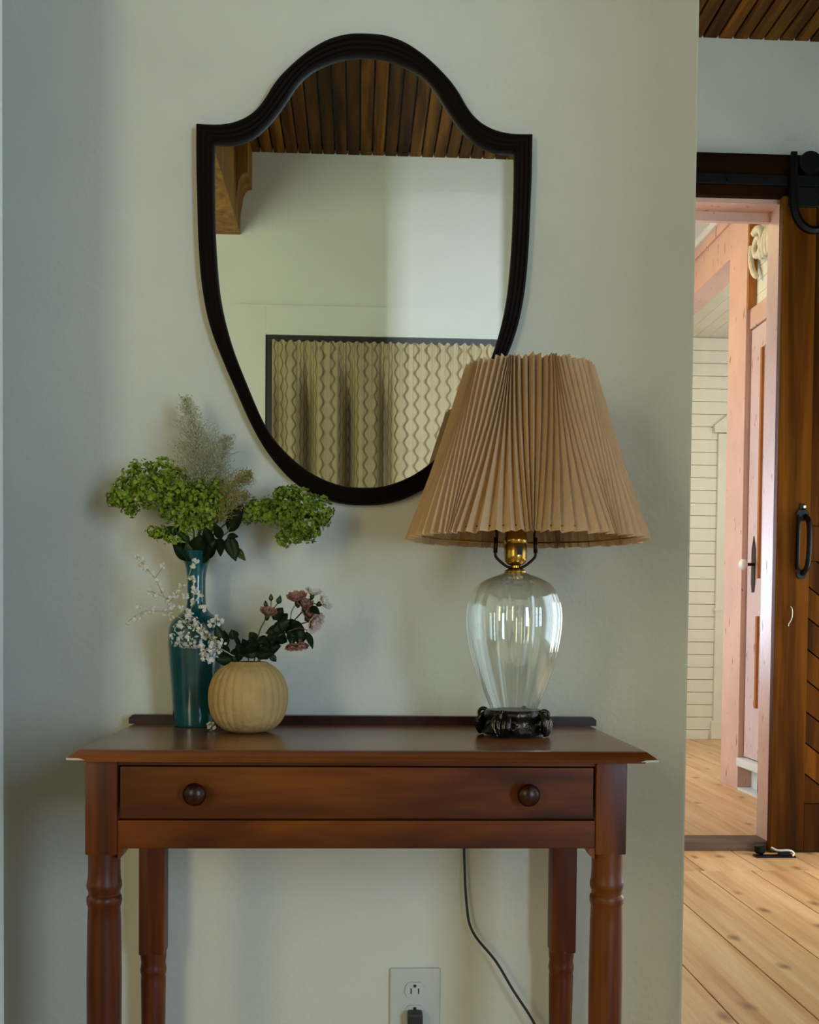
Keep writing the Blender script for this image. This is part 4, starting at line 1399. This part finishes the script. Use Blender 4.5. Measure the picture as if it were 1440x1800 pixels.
def rose(label, pts, blooms, leaves, buds, y=-0.165, side=()):
    t = thing('rose_stem', label, 'flower', (-0.1685, -0.165, 0.80), ROUND)
    P = [at(u, v, y + 0.004 * i * (-1) ** i) for i, (u, v) in enumerate(pts)]
    s = ballm + Vector(((pts[0][0] - 437) * 0.0006, 0, 0.003))
    stem_in(t, 'stem_brown', P, 0.0014, 0.0009, s, ball_low)
    if side:
        bm = bmesh.new()
        for q in side:
            tube(bm, smooth_path([at(u, v, y) for u, v in q], 4), 0.0008, 5)
        obj('side_stems', bm, 'stem_brown', t, True)
    for u, v, dx, dz, r_, m_ in blooms:
        d = Vector((dx, -0.45, dz)).normalized()
        c = at(u, v, y - 0.006)
        bloom(t, c, d, r_, m_)
        calyx(t, c, d, r_)
    for b_, e, w_ in leaves:
        obj('leaf', leaf_bm(at(*b_, y), at(*e, y + rnd.uniform(-0.018, 0.012)), w_, up=(rnd.uniform(-0.4, 0.4), -1, rnd.uniform(0, 0.5))), 'leaf_dark', t, True)
    for u, v, dx, dz, r_ in buds:
        bud(t, at(u, v, y), (dx, -0.1, dz), r_)
    return t


rose('rose stem with a pink open bloom and two white blooms at its far right tip', [(462, 1140), (500, 1105), (522, 1085), (545, 1058)],
     [(522, 1058, -0.1, 1, 0.019, 'pink_petal'), (548, 1046, 0.25, 1, 0.015, 'white_petal'), (563, 1060, 0.8, 0.4, 0.017, 'white_petal'), (535, 1068, 0.1, 0.8, 0.016, 'pink_petal')],
     [((495, 1105), (466, 1113), 0.018), ((500, 1104), (488, 1098), 0.016), ((510, 1098), (534, 1104), 0.018), ((505, 1100), (520, 1092), 0.016), ((545, 1066), (560, 1078), 0.012), ((480, 1112), (508, 1090), 0.02)],
     [], -0.170, [[(510, 1096), (512, 1075), (520, 1062)], [(515, 1092), (530, 1075), (537, 1066)], [(545, 1058), (560, 1064)], [(540, 1062), (547, 1050)]])
rose('rose stem with a drooping faded bloom and hanging dark leaves at right', [(466, 1142), (490, 1118), (505, 1112), (515, 1118)],
     [(513, 1130, 0.1, -1, 0.014, 'pink_petal'), (527, 1128, 0.2, -1, 0.015, 'pink_petal')],
     [((513, 1108), (513, 1133), 0.018), ((528, 1106), (526, 1134), 0.021), ((538, 1110), (550, 1138), 0.012), ((495, 1115), (478, 1125), 0.018), ((488, 1120), (505, 1128), 0.018), ((500, 1112), (490, 1128), 0.016)],
     [], -0.175, [[(505, 1110), (525, 1104), (540, 1108)]])
rose('rose stem with a blush bloom turned right below the white ones', [(464, 1140), (495, 1108), (530, 1096), (544, 1092)],
     [(545, 1090, 0.7, -0.35, 0.021, 'blush_petal'), (540, 1084, 0.3, 0.5, 0.017, 'pink_petal')],
     [((510, 1100), (535, 1108), 0.014), ((500, 1106), (522, 1112), 0.016), ((478, 1122), (500, 1106), 0.02)], [], -0.16)
rose('rose stem with small closed buds and a faded brownish bloom, left of the other roses', [(452, 1140), (456, 1112), (466, 1090), (474, 1070)],
     [(470, 1083, 0.2, 0.8, 0.016, 'pink_petal')],
     [((480, 1090), (497, 1068), 0.02), ((488, 1095), (506, 1078), 0.016), ((452, 1128), (438, 1112), 0.016), ((456, 1120), (470, 1132), 0.016)],
     [(476, 1052, 0, 1, 0.0045), (467, 1063, -0.1, 1, 0.0042), (490, 1056, 0.3, 1, 0.0055)], -0.168, [[(472, 1078), (476, 1066), (476, 1054)], [(471, 1078), (467, 1066)], [(478, 1074), (490, 1058)]])
t = thing('leafy_sprig', 'low cluster of dark rose leaves over the rim of the round vase', 'leaves', (-0.1685, -0.165, 0.80), ROUND)
stem_in(t, 'stem_brown', [at(438, 1142, -0.17), at(445, 1130, -0.172)], 0.0014, 0.001, ballm, ball_low)
for b_, e, w_ in (((425, 1150), (418, 1132), 0.016), ((430, 1148), (400, 1158), 0.022), ((440, 1150), (428, 1125), 0.02), ((438, 1150), (446, 1120), 0.022), ((448, 1150), (462, 1126), 0.024), ((455, 1152), (480, 1140), 0.024), ((450, 1155), (492, 1134), 0.024),
                  ((420, 1155), (388, 1168), 0.022), ((410, 1160), (380, 1160), 0.020), ((470, 1142), (492, 1128), 0.022), ((470, 1130), (484, 1118), 0.018), ((475, 1150), (486, 1164), 0.011), ((424, 1140), (411, 1112), 0.008), ((415, 1125), (407, 1108), 0.017),
                  ((392, 1130), (380, 1100), 0.016), ((398, 1140), (394, 1108), 0.016), ((405, 1150), (386, 1140), 0.018), ((430, 1155), (415, 1140), 0.022), ((445, 1158), (440, 1138), 0.024), ((462, 1152), (470, 1136), 0.022)):
    obj('leaf', leaf_bm(at(*b_, -0.175), at(*e, -0.18 + rnd.uniform(-0.015, 0.015)), w_, up=(rnd.uniform(-0.3, 0.3), -1, rnd.uniform(0, 0.5))), 'leaf_dark', t, True)
bm = bmesh.new()
fc = at(375, 1271, -0.155)
fc.z = ZT + 0.004
for k in range(9):
    c = fc + Vector((rnd.uniform(-0.005, 0.005), rnd.uniform(-0.004, 0.004), rnd.uniform(0, 0.007)))
    floret(bm, c, (Vector((0, -0.6, 1)) + rvec() * 0.6).normalized(), 0.005, 5)
o = obj('fallen_blossom', bm, 'white_petal', None, 'keep', None, 'small white blossom fallen on the table between the two vases')
o['category'] = 'blossom'
